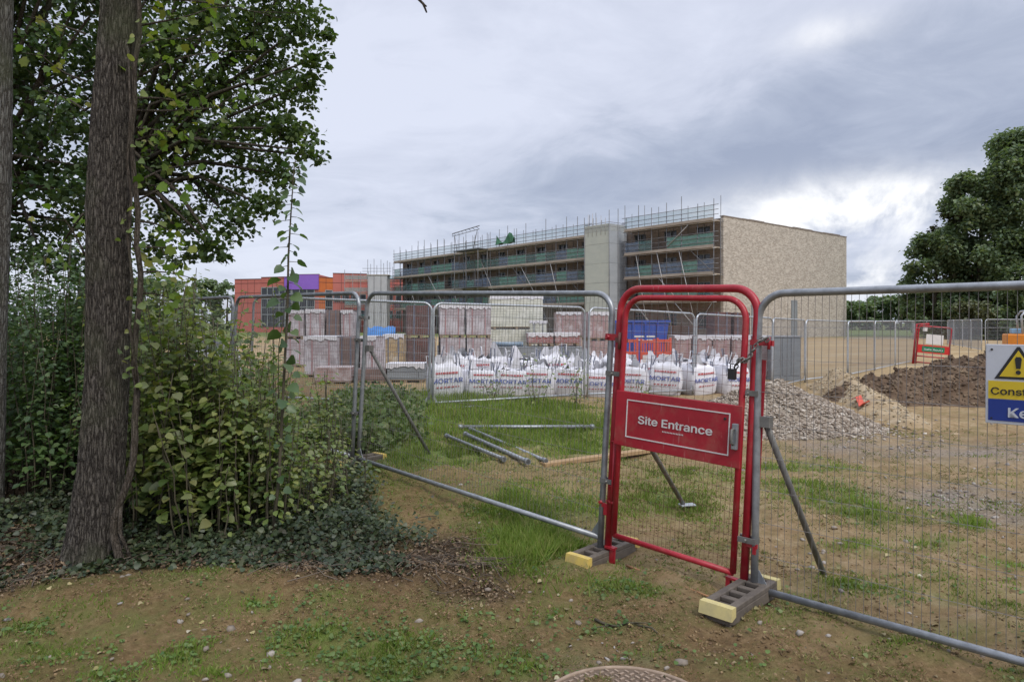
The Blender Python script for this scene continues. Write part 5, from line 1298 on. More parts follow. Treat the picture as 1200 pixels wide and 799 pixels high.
DARKG = leafmat('dark green leaves', [(.032, .062, .026), (.05, .09, .035), (.072, .118, .044), (.095, .135, .044), (.042, .08, .034)], .32)
FRESH = leafmat('fresh lime green leaves', [(.08, .145, .024), (.115, .185, .03), (.14, .205, .035), (.07, .125, .025), (.20, .20, .04), (.10, .165, .03)], .45)
SHRUB = leafmat('shrub leaves', [(.085, .14, .04), (.14, .195, .055), (.20, .25, .07), (.10, .155, .055), (.26, .28, .085), (.18, .22, .11), (.21, .21, .08), (.15, .21, .06)], .42, .4, .55)
HEDGE = leafmat('hedge leaves', [(.045, .09, .034), (.075, .13, .046), (.105, .165, .055), (.055, .10, .044), (.135, .19, .07)], .33, .42, .5)
IVYM = leafmat('ivy leaves', [(.022, .036, .018), (.035, .054, .026), (.052, .072, .030), (.030, .045, .026), (.075, .095, .038), (.06, .055, .035)], .15, .45, .35)
GRASSM = leafmat('grass blades', [(.09, .155, .026), (.13, .205, .036), (.18, .235, .055), (.11, .175, .032), (.26, .24, .105), (.15, .22, .038), (.20, .24, .07)], .35, .55, .25)
DRYG = leafmat('dry grass', [(.20, .17, .08), (.26, .21, .11), (.12, .135, .045), (.095, .12, .034), (.15, .15, .055), (.085, .125, .03)], .25, .8, .1)

# ---- front trunk with its creeper
TB = Vector((-3.10, 5.12, 0)); TB.z = g(TB.x, TB.y)
ft = thing('tree', 'large ridged tree trunk in front on the left with leafy shoots, a creeper stem beside it', 'tree', TB)
ft['label'] = 'large tree with ridged grey-brown trunk, front left, wound by a creeper stem'
path = [(-.07, 0, -.15), (-.03, 0, .25), (.02, 0, .7), (.06, 0, 1.3), (.07, 0, 1.9), (.075, 0, 2.6), (.10, .02, 3.4), (.15, .03, 4.3), (.2, .06, 5.6), (.28, .1, 7.5)]
rad = [.195, .178, .158, .143, .135, .142, .134, .128, .12, .10]
obj('trunk', trunk_mesh('trunk', path, rad, 220, 640, .019, .05), BARK, ft)
# overhead limbs and crown, above the frame
mb = MB(); CC = []; 
for (dx, dy, dz) in [(1.6, .3, 6.6), (-1.5, .8, 7.0), (.3, 1.8, 7.6), (.9, -1.2, 7.2), (2.4, 1.2, 7.8), (-.6, -.9, 8.0), (.4, .4, 9.2), (-2.0, -.6, 8.6)]:
    mb.tube([(.2, .06, 5.2), (.2 + dx * .5, dy * .5, 5.2 + (dz - 5.2) * .45), (dx, dy, dz)], [.07, .045, .02], 7); CC += [((dx, dy, dz), 1.05), ((dx * 1.25 + .3, dy * 1.2, dz + .5), .9)]
mb.build('limb', BARKD, ft)
V, Fc = leaf_cloud([c for c, r in CC], [r for c, r in CC], [110] * len(CC), .12, LOBED); obj('crown', np_mesh('crown', V, Fc), OAK, ft)
# leafy shoots from the trunk
def shoots(spec, size, shape, per, root):
    mb = MB(); P = []; U = []; S = []
    for (ax, ay, az, dx, dy, dz, n) in spec:
        pts = []; a0 = np.array((ax, ay, az)); d = np.array((dx, dy, dz)); k = 7
        w1 = RNG.standard_normal(3) * .05 * np.linalg.norm(d)
        for i in range(k):
            t = i / (k - 1); pts.append(a0 + d * t + w1 * math.sin(t * math.pi) + np.array((0, 0, -.10 * np.linalg.norm(d) * t * t)))
        mb.tube(pts, [.009 - .0065 * i / (k - 1) for i in range(k)], 5)
        for j in range(3):
            i = random.randint(2, k - 2); q = pts[i] + RNG.standard_normal(3) * .16 * np.linalg.norm(d); mb.tube([pts[i], q], [.004, .002], 4)
            for z in range(max(1, n // 5)): P.append(q + RNG.standard_normal(3) * .04)
        for j in range(n): P.append(np.array(pts[min(k - 1, int(2 + (k - 2) * RNG.random()))]) + RNG.standard_normal(3) * .055)
    P = np.array(P); n = len(P); U = rdir(n, -.8, .2); U[:, 2] -= .35; N = rdir(n, -.1, .8); N[:, 1] -= .5; N[:, 2] += .4
    V, Fc = scatter(shape[0], shape[1], P, U, N, size * RNG.uniform(.55, 1.2, n))
    return mb, V, Fc
spec = []
for (px, py, ex, ey, n) in [(165, 30, 250, 15, 22), (165, 55, 235, 50, 18), (163, 90, 300, 60, 20), (160, 115, 255, 140, 26), (160, 130, 285, 118, 22), (160, 150, 225, 170, 14), (160, 165, 200, 172, 10), (160, 215, 235, 200, 14),
                            (160, 235, 215, 215, 10), (160, 260, 205, 285, 16), (160, 290, 215, 300, 14), (100, 130, 50, 110, 12), (100, 95, 40, 60, 12), (98, 250, 70, 300, 12), (100, 300, 62, 250, 8), (160, 320, 230, 335, 18), (165, 10, 225, -20, 20), (165, 0, 330, 20, 20), (100, 40, 30, 20, 14), (160, 345, 205, 365, 14)]:
    a = at(px, py, 5.1) - TB; e = at(ex, ey, 4.9 + .9 * random.random()) - TB
    spec.append((a.x, a.y, a.z, e.x - a.x, e.y - a.y, e.z - a.z + .1, n))
spec = [q[:6] + (max(5, int(q[6] * .7)),) for q in spec]
mb, V, Fc = shoots(spec, .07, LOBED, 1, ft)
mb.build('shoot', BARKD, ft); obj('shoot_leaves', np_mesh('shoot_leaves', V, Fc), FRESH, ft)
# creeper
cr0 = at(143, 664, 4.98); vz = thing('climbing_vine', 'bare twisting creeper stem climbing beside the large front trunk', 'vine', (cr0.x, cr0.y, g(cr0.x, cr0.y)))
pts = [at(px, py, d) - vz.location for px, py, d in [(146, 668, 4.96), (139, 650, 4.97), (133, 628, 4.98), (134, 606, 5.0), (141, 588, 5.0), (150, 565, 5.0), (156, 540, 5.0), (158, 515, 5.0), (158, 490, 5.0), (161, 455, 5.02), (157, 425, 5.02), (159, 390, 5.03), (164, 350, 5.03), (165, 320, 5.04), (160, 285, 5.04), (162, 250, 5.05), (157, 205, 5.05), (153, 160, 5.05), (158, 120, 5.05), (157, 80, 5.05), (164, 40, 5.05), (163, 0, 5.05), (168, -120, 5.08)]]
mb = MB(); mb.tube(pts, [.034, .03, .028, .027, .026, .026, .025, .024, .023, .022, .022, .021, .021, .02, .02, .02, .019, .019, .018, .018, .017, .016, .014], 9)
mb.tube([pts[4], pts[3] + Vector((.05, -.02, -.1)), pts[1] + Vector((.10, 0, -.05))], [.016, .014, .012], 7)
mb.build('stem', BARKD, vz)
p2 = [at(px, py, 5.0) - vz.location for px, py in [(161, 455), (152, 380), (155, 330), (150, 280), (154, 230), (149, 190), (153, 130), (150, 60)]]
mb = MB(); mb.tube(p2, [.012, .011, .011, .01, .01, .009, .008, .007], 7); mb.build('side_stem', BARKD, vz)
P = []
for i in range(60):
    q = pts[random.randint(9, 20)]; P.append((q.x + random.uniform(-.1, .14), q.y + random.uniform(-.1, .05), q.z + random.uniform(-.1, .1)))
P = np.array(P); n = len(P); V, Fc = scatter(BROAD[0], BROAD[1], P, rdir(n, -.9, .1), rdir(n, -.2, .5) + np.array([0, -.6, .3]), RNG.uniform(.03, .065, n)); obj('leaves', np_mesh('leaves', V, Fc), SHRUB, vz)

# ---- trunk at the left edge
T2 = Vector((-4.47, 5.85, 0)); T2.z = g(T2.x, T2.y)
t2 = thing('tree', 'mottled grey tree trunk cut by the left edge of the picture', 'tree', T2)
obj('trunk', trunk_mesh('trunk', [(-.08, 0, -.1), (-.03, 0, .5), (-.0, 0, 1.6), (.05, 0, 2.8), (.06, 0, 4.4), (.0, .1, 6.5), (.1, .2, 8.5)], [.15, .125, .112, .11, .108, .10, .08], 110, 220, .009, .03, 5), barkmat('mottled bark', (.04, .036, .03), (.105, .096, .084), (.22, .215, .195)), t2)
mb = MB(); CC = []
for (dx, dy, dz) in [(1.2, .8, 7.0), (-1.3, .2, 7.2), (.2, 1.4, 8.2), (.3, -1.0, 7.8), (0, 0, 9.0)]:
    mb.tube([(.05, .1, 5.8), (dx * .5, dy * .5, 6.4), (dx, dy, dz)], [.05, .035, .015], 6); CC.append(((dx, dy, dz), 1.1))
mb.build('limb', BARKD, t2); V, Fc = leaf_cloud([c for c, r in CC], [r for c, r in CC], [150] * 5, .11, LEAF); obj('crown', np_mesh('crown', V, Fc), OAK, t2)

# ---- the big tree whose crown hangs over the site
def crown_tree(name, label, base, clumps, leafm, size, dens, limbs_from, shape, barkm, trunk_r, group=None, sub=None):
    t = thing(name, label, 'tree', base, group=group)
    B = Vector(base); C = []; R = []; K = []
    mb = MB()
    lf = Vector(limbs_from)
    mbt = MB(); mbt.tube([(0, 0, -.2), (0, 0, 1.2), (lf.x * .5, lf.y * .5, lf.z * .55), tuple(lf), (lf.x * 1.05, lf.y, lf.z + 2.5)], [trunk_r * 1.35, trunk_r, trunk_r * .92, trunk_r * .75, trunk_r * .3], 14); mbt.build('trunk', barkm, t)
    for (p, r) in clumps:
        c = Vector(p) - B; C.append(tuple(c)); R.append(r); K.append(max(40, dens * r * r))
        if random.random() < .8:
            md = lf.lerp(c, .5) + Vector((random.uniform(-.3, .3), random.uniform(-.3, .3), random.uniform(.0, .5)))
            mb.tube([lf * random.uniform(.8, 1.1), md, c], [trunk_r * .16 + .015, trunk_r * .10 + .01, .012], 5)
            for k in range(4): mb.tube([c + Vector((0, 0, 0)), c + Vector(rdir(1)[0]) * r * .85], [.012, .004], 4)
    mb.build('limb', barkm, t)
    V, Fc = leaf_cloud(C, R, K, size, shape); obj('crown', np_mesh('crown', V, Fc), leafm, t)
    return t
cl = []
for (px, py, r, d) in [(352, 30, 40, 12), (368, 70, 24, 11.6), (385, 42, 9, 11.5), (340, 108, 38, 12.4), (362, 96, 18, 11.8), (350, 160, 30, 11.8), (374, 184, 13, 11.4), (356, 176, 16, 11.2), (330, 205, 24, 12), (305, 190, 36, 12.6), (306, 240, 26, 11.6), (276, 262, 30, 12.2), (248, 288, 24, 11.4), (226, 296, 17, 12.6), (255, 222, 38, 13), (222, 258, 30, 12.8),
                       (320, 15, 44, 13), (280, 40, 46, 12.8), (240, 15, 46, 13.4), (200, 45, 44, 13), (310, 75, 44, 13.4), (258, 98, 44, 13), (215, 110, 44, 13.6), (300, 140, 40, 13.2), (262, 160, 42, 12.4), (222, 172, 42, 13.2), (188, 130, 40, 13.8), (186, 205, 36, 13), (198, 250, 26, 13.8), (178, 60, 40, 14), (330, 150, 26, 11.5), (320, 232, 14, 11.2), (262, 302, 12, 11.3), (180, 290, 26, 14), (205, 305, 14, 12),
                       (305, -50, 60, 13), (225, -55, 60, 13.5), (352, -35, 46, 12.4), (170, -20, 60, 14), (150, 170, 40, 14.5), (140, 250, 36, 14.5), (140, 80, 44, 14.5), (260, -140, 80, 13), (340, -120, 60, 12.5), (170, -130, 80, 14)]:
    p = at(px, py, d); cl.append(((p.x, p.y, p.z), r * d / F))
crown_tree('oak_tree', 'big dark tree behind the front trunk, its crown hanging out over the site', (-8.6, 13.6, .2), cl, OAK, .088, 1300, (.9, -.1, 4.6), BROAD, BARKD, .30)
cl = []
rr_ = random.Random(3)
for px in range(-150, 131, 34):
    for py in range(-150, 330, 38):
        if px > 105 and py > 250: continue
        d = rr_.uniform(8.6, 11.5); p = at(px + rr_.uniform(-14, 14), py + rr_.uniform(-14, 14), d); cl.append(((p.x, p.y, p.z), rr_.uniform(26, 40) * d / F))
crown_tree('leafy_tree', 'dense leafy tree filling the upper left corner behind the two near trunks', (-8.4, 10.4, .2), cl, DARKG, .095, 1250, (.2, -.2, 3.4), LEAF, BARKD, .2)
# a single bare twig hanging in at the top
tg = thing('hanging_twig', 'bare dark twig hanging in at the top edge of the sky', 'twig', at(478, -60, 5))
mb = MB(); q = [at(px, py, 5) - tg.location for px, py in [(478, -60), (482, -22), (489, -2), (496, 5), (500, 15)]]; mb.tube(q, [.02, .014, .011, .010, .006], 7); mb.tube([q[3], at(500, 8, 5) - tg.location], [.008, .005], 6); mb.tube([q[0], q[0] + Vector((-.2, 0, 1.4)), q[0] + Vector((-1.2, .2, 2.6)), q[0] + Vector((-2.6, .1, 3.4))], [.02, .03, .035, .04], 7)
mb.build('shaft', BARKD, tg)

# ---- shrubs made of stems with leaves along them
STEM = pmat('shrub stem', (.055, .048, .03), (.09, .078, .05), scale=12, rough=.85)
def stem_shrub(name, label, x, y, rx, ry, n, h, hf, leafm, size, per_m, shape, group, lean=.15, low=.15, cat='shrub', big=None, spread=.11):
    z = g(x, y); t = thing(name, label, cat, (x, y, z), group=group)
    mb = MB(); P = []; U = []; S = []
    for i in range(n):
        a = RNG.uniform(0, 2 * np.pi); q = math.sqrt(RNG.random()); sx, sy = q * rx * math.cos(a), q * ry * math.sin(a)
        hh = h * RNG.uniform(.6, 1.12) * (1 - .35 * q * q) * hf(x + sx)
        ex, ey = sx + RNG.normal() * lean * hh * .5 + sx * .25, sy + RNG.normal() * lean * hh * .5
        pts = []; k = 6; zb = g(x + sx, y + sy) - z - .02
        for j in range(k):
            u = j / (k - 1); pts.append(np.array((sx + (ex - sx) * u ** 1.4 + RNG.normal() * .012, sy + (ey - sy) * u ** 1.4 + RNG.normal() * .012, zb + hh * u - .12 * hh * u * u * lean)))
        mb.tube(pts, [.006 * (1 - .75 * j / (k - 1)) + .0015 for j in range(k)], 5)
        m_ = int(per_m * hh * RNG.uniform(.7, 1.3))
        for j in range(m_):
            u = low + (1 - low) * RNG.random() ** .8; f = u * (k - 1); i0 = min(k - 2, int(f)); c = pts[i0] + (pts[i0 + 1] - pts[i0]) * (f - i0)
            d = rdir(1, -.35, .35)[0]; P.append(c + d * RNG.uniform(.02, spread)); U.append(d + np.array((0, 0, -.30))); S.append(size * RNG.uniform(.5, 1.2) * (1.1 - .35 * u))
    mb.build('stems', STEM, t)
    P, U, S = np.array(P), np.array(U), np.array(S); N = rdir(len(P), .1, 1) + np.array([0, -.22, 1.0])
    V, Fc = scatter(shape[0], shape[1], P, U, N, S); obj('leaves', np_mesh('leaves', V, Fc), leafm, t)
    return t
one = lambda x: 1
def W(px, d): return (px - 600) / F * d
SG = 'leafy shrubs right of the front trunk'
stem_shrub('shrub', 'leafy shrub just right of the creeper stem, reaching the fence top', W(190, 6.1), 6.1, .45, .5, 60, 2.4, one, SHRUB, .068, 46, LEAF, SG)
stem_shrub('shrub', 'broad leafy shrub between the creeper and the tall sapling', W(245, 6.0), 6.0, .45, .5, 58, 2.0, one, SHRUB, .072, 44, BROAD, SG)
stem_shrub('shrub', 'leafy shrub around the foot of the tall sapling', W(300, 5.85), 5.85, .42, .45, 46, 1.6, one, SHRUB, .066, 46, LEAF, SG)
stem_shrub('shrub', 'thin leafy shrub at the right end, against the doubled fence posts', W(352, 6.2), 6.2, .32, .35, 24, 1.0, one, SHRUB, .062, 40, LEAF, SG)
stem_shrub('shrub', 'shaded shrub at the back, in front of the far left fence panel', W(215, 7.6), 7.6, .75, .6, 52, 2.15, one, SHRUB, .08, 32, BROAD, SG)
stem_shrub('shrub', 'low shrub behind the tall sapling, before the half hidden fence panel', W(300, 7.2), 7.2, .45, .5, 32, 1.5, one, SHRUB, .08, 30, BROAD, SG)
stem_shrub('shrub', 'loose yellow-green shrub before the doubled fence posts, right of the tall sapling', W(378, 6.6), 6.6, .38, .35, 22, 1.25, one, SHRUB, .06, 30, LEAF, SG)
stem_shrub('shrub', 'tall open shrub with arching shoots beside the creeper stem', W(228, 5.6), 5.6, .5, .3, 24, 1.95, one, SHRUB, .085, 26, BROAD, SG)
HG = 'dense hedge plants left of the front trunk'
stem_shrub('shrub', 'dense green shrub between the two near trunks', W(55, 6.9), 6.9, .75, .6, 80, 2.45, one, HEDGE, .075, 50, LEAF, HG)
stem_shrub('shrub', 'dense green shrub directly behind the large front trunk', W(118, 7.6), 7.6, .7, .6, 64, 2.4, one, HEDGE, .075, 46, LEAF, HG)
stem_shrub('shrub', 'dense dark shrub behind the trunk at the left edge', W(-20, 7.8), 7.8, 1.0, .8, 90, 2.6, one, HEDGE, .08, 46, LEAF, HG)
stem_shrub('shrub', 'tall dark shrub closing the gap under the leafy tree', W(60, 9.6), 9.6, 1.6, .6, 110, 3.0, one, HEDGE, .09, 42, LEAF, HG)
# tall sapling
sx_, sy_ = W(318, 5.45), 5.45; sp0 = Vector((sx_, sy_, g(sx_, sy_)))
sl_ = thing('sapling', 'tall thin sapling with single large leaves standing up against the sky', 'sapling', sp0)
pp = [at(px, py, 5.45) - sp0 for px, py in [(322, 640), (327, 560), (331, 480), (334, 420), (337, 360), (338, 300), (341, 250), (344, 205), (346, 188)]]
pp[0] = Vector((0, 0, -.02)); mb = MB(); mb.tube(pp, [.014, .013, .012, .011, .010, .008, .006, .004, .003], 7)
P = []; U = []; S = []
for i in range(96):
    u = (i / 95) ** .9 * 8; i0 = min(7, int(u)); c = pp[i0].lerp(pp[i0 + 1], u - i0)
    a = i * 2.4; d = Vector((math.cos(a), math.sin(a) * .8, -.15 + .1 * math.sin(i * 3.)))
    st = .03 + .05 * random.random(); mb.tube([c, c + d * st], [.003, .002], 4); P.append(c + d * st); U.append(d + Vector((0, 0, -.35))); S.append((.105 if 2.2 < u < 5 else .08 if u < 7 else .06) * random.uniform(.6, 1.1))
mb.build('stem', STEM, sl_)
P, U, S = np.array(P), np.array(U), np.array(S); V, Fc = scatter(BROAD[0], BROAD[1], P, U, rdir(len(P), .2, .9) + np.array([0, -.5, .3]), S); obj('leaves', np_mesh('leaves', V, Fc), HEDGE, sl_)
sx2, sy2 = W(322, 5.9), 5.9
stem_shrub('sapling', 'slender small-leaved shoot just left of the tall sapling', sx2, sy2, .05, .05, 3, 2.15, one, SHRUB, .045, 26, LEAF, None, .06, .3, 'sapling', spread=.06)
# weeds standing before the bags
for i, (px, d, h, lab) in enumerate([(572, 13.9, .95, 'spindly grey-green weed before the left mortar bags'), (590, 14.2, .6, 'low weed between two mortar bags left of centre'), (633, 13.7, 1.25, 'tall spindly weed before the mortar bags, left of the two tallest'), (676, 14.2, 1.15, 'tall spindly weed before the mortar bags, right of the two tallest'), (752, 15.5, .55, 'low dark weed behind the hinge side of the red gate')]):
    stem_shrub('weed_plant', lab, W(px, d), d, .2, .15, 5, h, one, SHRUB, .085, 26, LEAF, 'weeds before the mortar bags', .3, .1, 'weed', spread=.14)

# ---- ground plants
def polar(n, px0, px1, d0, d1):
    px = RNG.uniform(px0, px1, n); d = np.exp(RNG.uniform(math.log(d0), math.log(d1), n)); return (px - 600) / F * d, d
def offblock(x, y, pad=.04):
    ok = np.ones(np.shape(x), bool)
    for cx, cy, a in ((.715, 5.33, yawf + .03), (1.436, 4.27, yawf + .02), (-1.80, 8.0, yawf + .1)):
        u = (x - cx) * math.cos(a) + (y - cy) * math.sin(a); v = -(x - cx) * math.sin(a) + (y - cy) * math.cos(a)
        ok &= ~((np.abs(u) < .36 + pad) & (np.abs(v) < .13 + pad))
        ok &= ~((u < -.2) & (u > -.75) & (np.abs(v + .02) < .18))
    return ok
n = 1100000; x, y = polar(n, -80, 1290, 3.0, 19)
gm_ = green(x, y); keep = RNG.random(n) < np.clip(gm_, 0, 1) ** 1.2 * np.clip(1.75 * (fbm(x * 6, y * 6, 3) - .27), 0.02, 1) * np.where(y < 4.6, .6, .95)
lt_ = litter(x, y); keep &= (RNG.random(n) > lt_ * .97); keep &= offblock(x, y); x, y, gm_ = x[keep], y[keep], gm_[keep]; n = len(x)
hgt = (.022 + (.035 + .045 * sst(4, 7, y)) * np.clip(gm_, 0, 1.2) * RNG.uniform(.4, 1.3, n)) * (1 + .7 * sst(9, 13, y)) * RNG.uniform(.6, 1.2, n)
wd = .0035 + .0011 * y * RNG.uniform(.6, 1.2, n)
U = rdir(n, .4, 1) + np.array([0, 0, .5]); N = rdir(n, -.2, .4) + np.array([0, -.4, 0])
V, Fc = scatter(BLADE[0], BLADE[1][:, :3], np.stack([x, y, G(x, y) - .005], 1), U, N, np.stack([wd, hgt, hgt * .6], 1))
tag(obj('grass', np_mesh('grass', V, Fc), GRASSM), 'short green grass in tufts and patches over the site ground', 'grass', kind='stuff')
print('grass', n)
# lush tuft by the left gate foot, and dry thin grass on the bare soil
n = 5200; x = RNG.normal(.25, .27, n); y = RNG.normal(5.42, .33, n); ok_ = offblock(x, y, .10) & (x + y * .9 < 5.62); x, y = x[ok_], y[ok_]; n = len(x); hgt = RNG.uniform(.06, .20, n) * np.exp(-((x - .2) / .6) ** 2); 
V, Fc = scatter(BLADE[0], BLADE[1][:, :3], np.stack([x, y, G(x, y) - .005], 1), rdir(n, .35, 1) + np.array([0, 0, .4]), rdir(n, -.2, .4) + np.array([0, -.4, 0]), np.stack([RNG.uniform(.005, .010, n), hgt, hgt * .7], 1))
tag(obj('tall_grass', np_mesh('tall_grass', V, Fc), GRASSM), 'lush longer grass beside the rubber foot left of the red gate', 'grass', kind='stuff')
n = 240000; x, y = polar(n, -80, 1290, 3.0, 12); keep = RNG.random(n) < .8 * sst(.42, .60, fbm(x * 2.6 + 9, y * 2.6, 4)) * (.25 + .75 * sst(.35, .6, fbm(x * 9, y * 9, 3))); keep &= RNG.random(n) > litter(x, y); x, y = x[keep], y[keep]; n = len(x); hgt = RNG.uniform(.008, .036, n) * (1 + .06 * y)
V, Fc = scatter(BLADE[0], BLADE[1][:, :3], np.stack([x, y, G(x, y) - .003], 1), rdir(n, .02, .8), rdir(n, .2, 1), np.stack([.002 + .0007 * y, hgt, hgt * .5], 1))
tag(obj('dry_grass', np_mesh('dry_grass', V, Fc), DRYG), 'thin dry and yellowing grass scattered on the bare soil', 'grass', kind='stuff')
# rank weeds between the shrubs and the bags
n = 4200; x = RNG.uniform(-3.4, -.9, n); y = RNG.uniform(8.4, 14.2, n); pxs = 600 + x / y * F; keep = (pxs > 340) & (pxs < 500) & (RNG.random(n) < sst(.36, .6, fbm(x * 1.5, y * 1.5, 3)) * sst(505, 455, pxs)); x, y = x[keep], y[keep]
P = []; 
for a, b_ in zip(x, y):
    hh = RNG.uniform(.10, .42); k = 9; P.append(np.stack([a + RNG.normal(0, .05, k), b_ + RNG.normal(0, .05, k), g(a, b_) + hh * RNG.random(k)], 1))
P = np.concatenate(P); n = len(P); V, Fc = scatter(LEAF[0], LEAF[1], P, rdir(n, -.2, 1), rdir(n, 0, 1) + np.array([0, -.3, .3]), RNG.uniform(.04, .11, n))
tag(obj('weeds', np_mesh('weeds', V, Fc), leafmat('weed leaves', [(.06, .10, .03), (.09, .14, .04), (.12, .16, .055), (.16, .17, .08)], .3)), 'rank green weeds between the shrubs and the stacked packs', 'weeds', kind='stuff')
# ivy carpet
n = 52000; x = RNG.uniform(-4.6, -.35, n); y = RNG.uniform(4.6, 7.6, n); dn = .75 * litter(x, y) * sst(.36, .58, fbm(x * 2.1 + 3, y * 2.1, 3) + .16 * sst(5.0, 5.6, y)) * sst(-.55, -.95, x)
keep = RNG.random(n) < dn; x, y = x[keep], y[keep]; n = len(x); hz = RNG.random(n) ** 1.3 * (.04 + .22 * vnoise(x * 2.3, y * 2.3) * sst(4.8, 5.4, y))
V, Fc = scatter(BROAD[0], BROAD[1], np.stack([x, y, G(x, y) + .01 + hz], 1), rdir(n, -.5, .3), rdir(n, .0, 1) + np.array([0, -.35, .4]), RNG.uniform(.016, .048, n))
tag(obj('ivy', np_mesh('ivy', V, Fc), IVYM), 'dark glossy ivy carpeting the ground under the shrubs', 'ivy', kind='stuff')
# small broad-leaved weeds in the turf
n = 160000; x, y = polar(n, -80, 1290, 3.0, 9); gm_ = green(x, y); keep = RNG.random(n) < np.clip(gm_, 0, 1) * .35 * sst(.45, .6, fbm(x * 4 + 2, y * 4, 3)) * (1 - litter(x, y)); x, y = x[keep], y[keep]; n = len(x)
V, Fc = scatter(BROAD[0], BROAD[1], np.stack([x, y, G(x, y) + RNG.uniform(.004, .03, n)], 1), rdir(n, -.1, .5), rdir(n, .3, 1) + np.array([0, -.2, .5]), RNG.uniform(.010, .028, n))
tag(obj('clover', np_mesh('clover', V, Fc), leafmat('clover leaves', [(.05, .10, .025), (.08, .14, .03), (.11, .17, .045), (.14, .17, .06)], .25)), 'low clover and small round-leaved weeds in the turf', 'clover', kind='stuff')
# dead leaves
DEADM = islandmat('dead leaves', [(.10, .065, .04), (.17, .11, .065), (.06, .042, .03), (.24, .175, .11), (.13, .09, .06), (.30, .24, .15)], .8)
n = 90000; x, y = polar(n, -80, 1000, 3.0, 8.5); keep = RNG.random(n) < litter(x, y) * .75 + .02; x, y = x[keep], y[keep]; n = len(x)
V, Fc = scatter(LEAF[0] * np.array([1, 1, 2.2]), LEAF[1], np.stack([x, y, G(x, y) + RNG.uniform(.002, .03, n)], 1), rdir(n, -.25, .25), rdir(n, .3, 1), RNG.uniform(.010, .034, n) * (.6 + .5 * litter(x, y)))
tag(obj('dead_leaves', np_mesh('dead_leaves', V, Fc), DEADM), 'brown dead leaves littering the edge of the wood', 'leaf litter', kind='stuff')
n = 260; x, y = polar(n, -40, 1100, 3.0, 6.5); V, Fc = scatter(LEAF[0] * np.array([1.3, 1, 2]), LEAF[1], np.stack([x, y, G(x, y) + .008], 1), rdir(n, -.2, .2), rdir(n, .5, 1), RNG.uniform(.015, .045, n))
tag(obj('fallen_leaves', np_mesh('fallen_leaves', V, Fc), islandmat('fallen leaves', [(.30, .26, .10), (.36, .30, .17), (.16, .12, .07), (.22, .20, .08), (.42, .38, .28)], .7)), 'single pale and yellow leaves scattered on the bare soil', 'leaves', kind='stuff')
# twigs
mb = MB(); rt = random.Random(9)
for i in range(330):
    for _ in range(30):
        px, py = rt.uniform(-20, 640), rt.uniform(585, 700); x, y = gp(px, py)
        if rt.random() < float(litter(x, y)) * (1 if py > 630 else .35): break
    else: continue
    a = rt.uniform(0, math.pi); ln = rt.uniform(.08, .45); k = 4; pts = []
    for j in range(k):
        u = j / (k - 1) - .5; qx, qy = x + math.cos(a) * ln * u + rt.uniform(-.02, .02), y + math.sin(a) * ln * u + rt.uniform(-.02, .02); pts.append((qx, qy, g(qx, qy) + .008 + rt.uniform(0, .06)))
    mb.tube(pts, [.0038, .0034, .0026, .0015], 5, cap=False)
tag(mb.build('brushwood', islandmat('dead twigs', [(.06, .045, .035), (.10, .08, .06), (.16, .13, .10), (.045, .036, .03)], .9)), 'tangle of dead twigs along the edge of the wood', 'twigs', kind='stuff')
# stones and clods on the ground
n = 26000; x, y = polar(n, -80, 1290, 3.0, 16); gv = gravel(x, y); keep = RNG.random(n) < np.clip(.016 + .9 * gv * sst(.4, .62, fbm(x * 2.5, y * 2.5, 3)), 0, 1) * (1 - np.clip(green(x, y), 0, 1) * .8); x, y, gv = x[keep], y[keep], gv[keep]; n = len(x)
V, Fc = stones(np.stack([x, y, G(x, y) + .003], 1), RNG.uniform(.006, .026, n) * (1 + .03 * y) * np.where(RNG.random(n) < .02, 1.5, 1))
tag(obj('scattered_stones', np_mesh('scattered_stones', V, Fc), islandmat('scattered stone', [(.15, .12, .095), (.28, .24, .20), (.36, .33, .30), (.20, .165, .13), (.25, .23, .22)], .9)), 'small stones scattered on the soil', 'stones', kind='stuff')
n = 60000; x, y = polar(n, -80, 1290, 3.0, 8); keep = RNG.random(n) < (.10 + .5 * sst(.52, .66, fbm(x * 3.5 + 5, y * 3.5, 4))) * (1 - np.clip(green(x, y), 0, 1)); x, y = x[keep], y[keep]; n = len(x)
V, Fc = stones(np.stack([x, y, G(x, y)], 1), RNG.uniform(.003, .013, n))
tag(obj('soil_crumbs', np_mesh('soil_crumbs', V, Fc), islandmat('soil crumbs', [(.14, .09, .045), (.22, .15, .08), (.10, .065, .035), (.28, .2, .11)], .95)), 'loose crumbs of brown soil on the trodden ground', 'soil', kind='stuff')
# clods on the dark heap
n = 16000; P = np.stack([RNG.uniform(7.2, 15.4, n), RNG.uniform(14.2, 18.5, n)], 1); h = dheap(P[:, 0], P[:, 1]); k = (h > .03) & (RNG.random(n) < .55); P = P[k]; h = h[k]
V, Fc = stones(np.stack([P[:, 0], P[:, 1], G(P[:, 0], P[:, 1]) + h], 1), RNG.uniform(.012, .05, len(P)) * np.where(RNG.random(len(P)) < .06, 1.8, 1))
tag(obj('clods', np_mesh('clods', V, Fc), islandmat('dug clods', [(.06, .04, .028), (.12, .082, .055), (.19, .14, .092), (.085, .06, .042), (.24, .18, .12)], .95), dh), kind='stuff')
n = 4500; P = np.stack([RNG.uniform(6, 11, n), RNG.uniform(11.4, 20.5, n)], 1); h = rheap(P[:, 0], P[:, 1]); k = (h > .0); P = P[k]; h = h[k]
V, Fc = stones(np.stack([P[:, 0], P[:, 1], G(P[:, 0], P[:, 1]) + h], 1), RNG.uniform(.012, .05, len(P)))
tag(obj('clods', np_mesh('clods', V, Fc), islandmat('sandy clods', [(.22, .16, .09), (.33, .26, .16), (.42, .36, .26), (.16, .12, .075)], .95), rh_), kind='stuff')

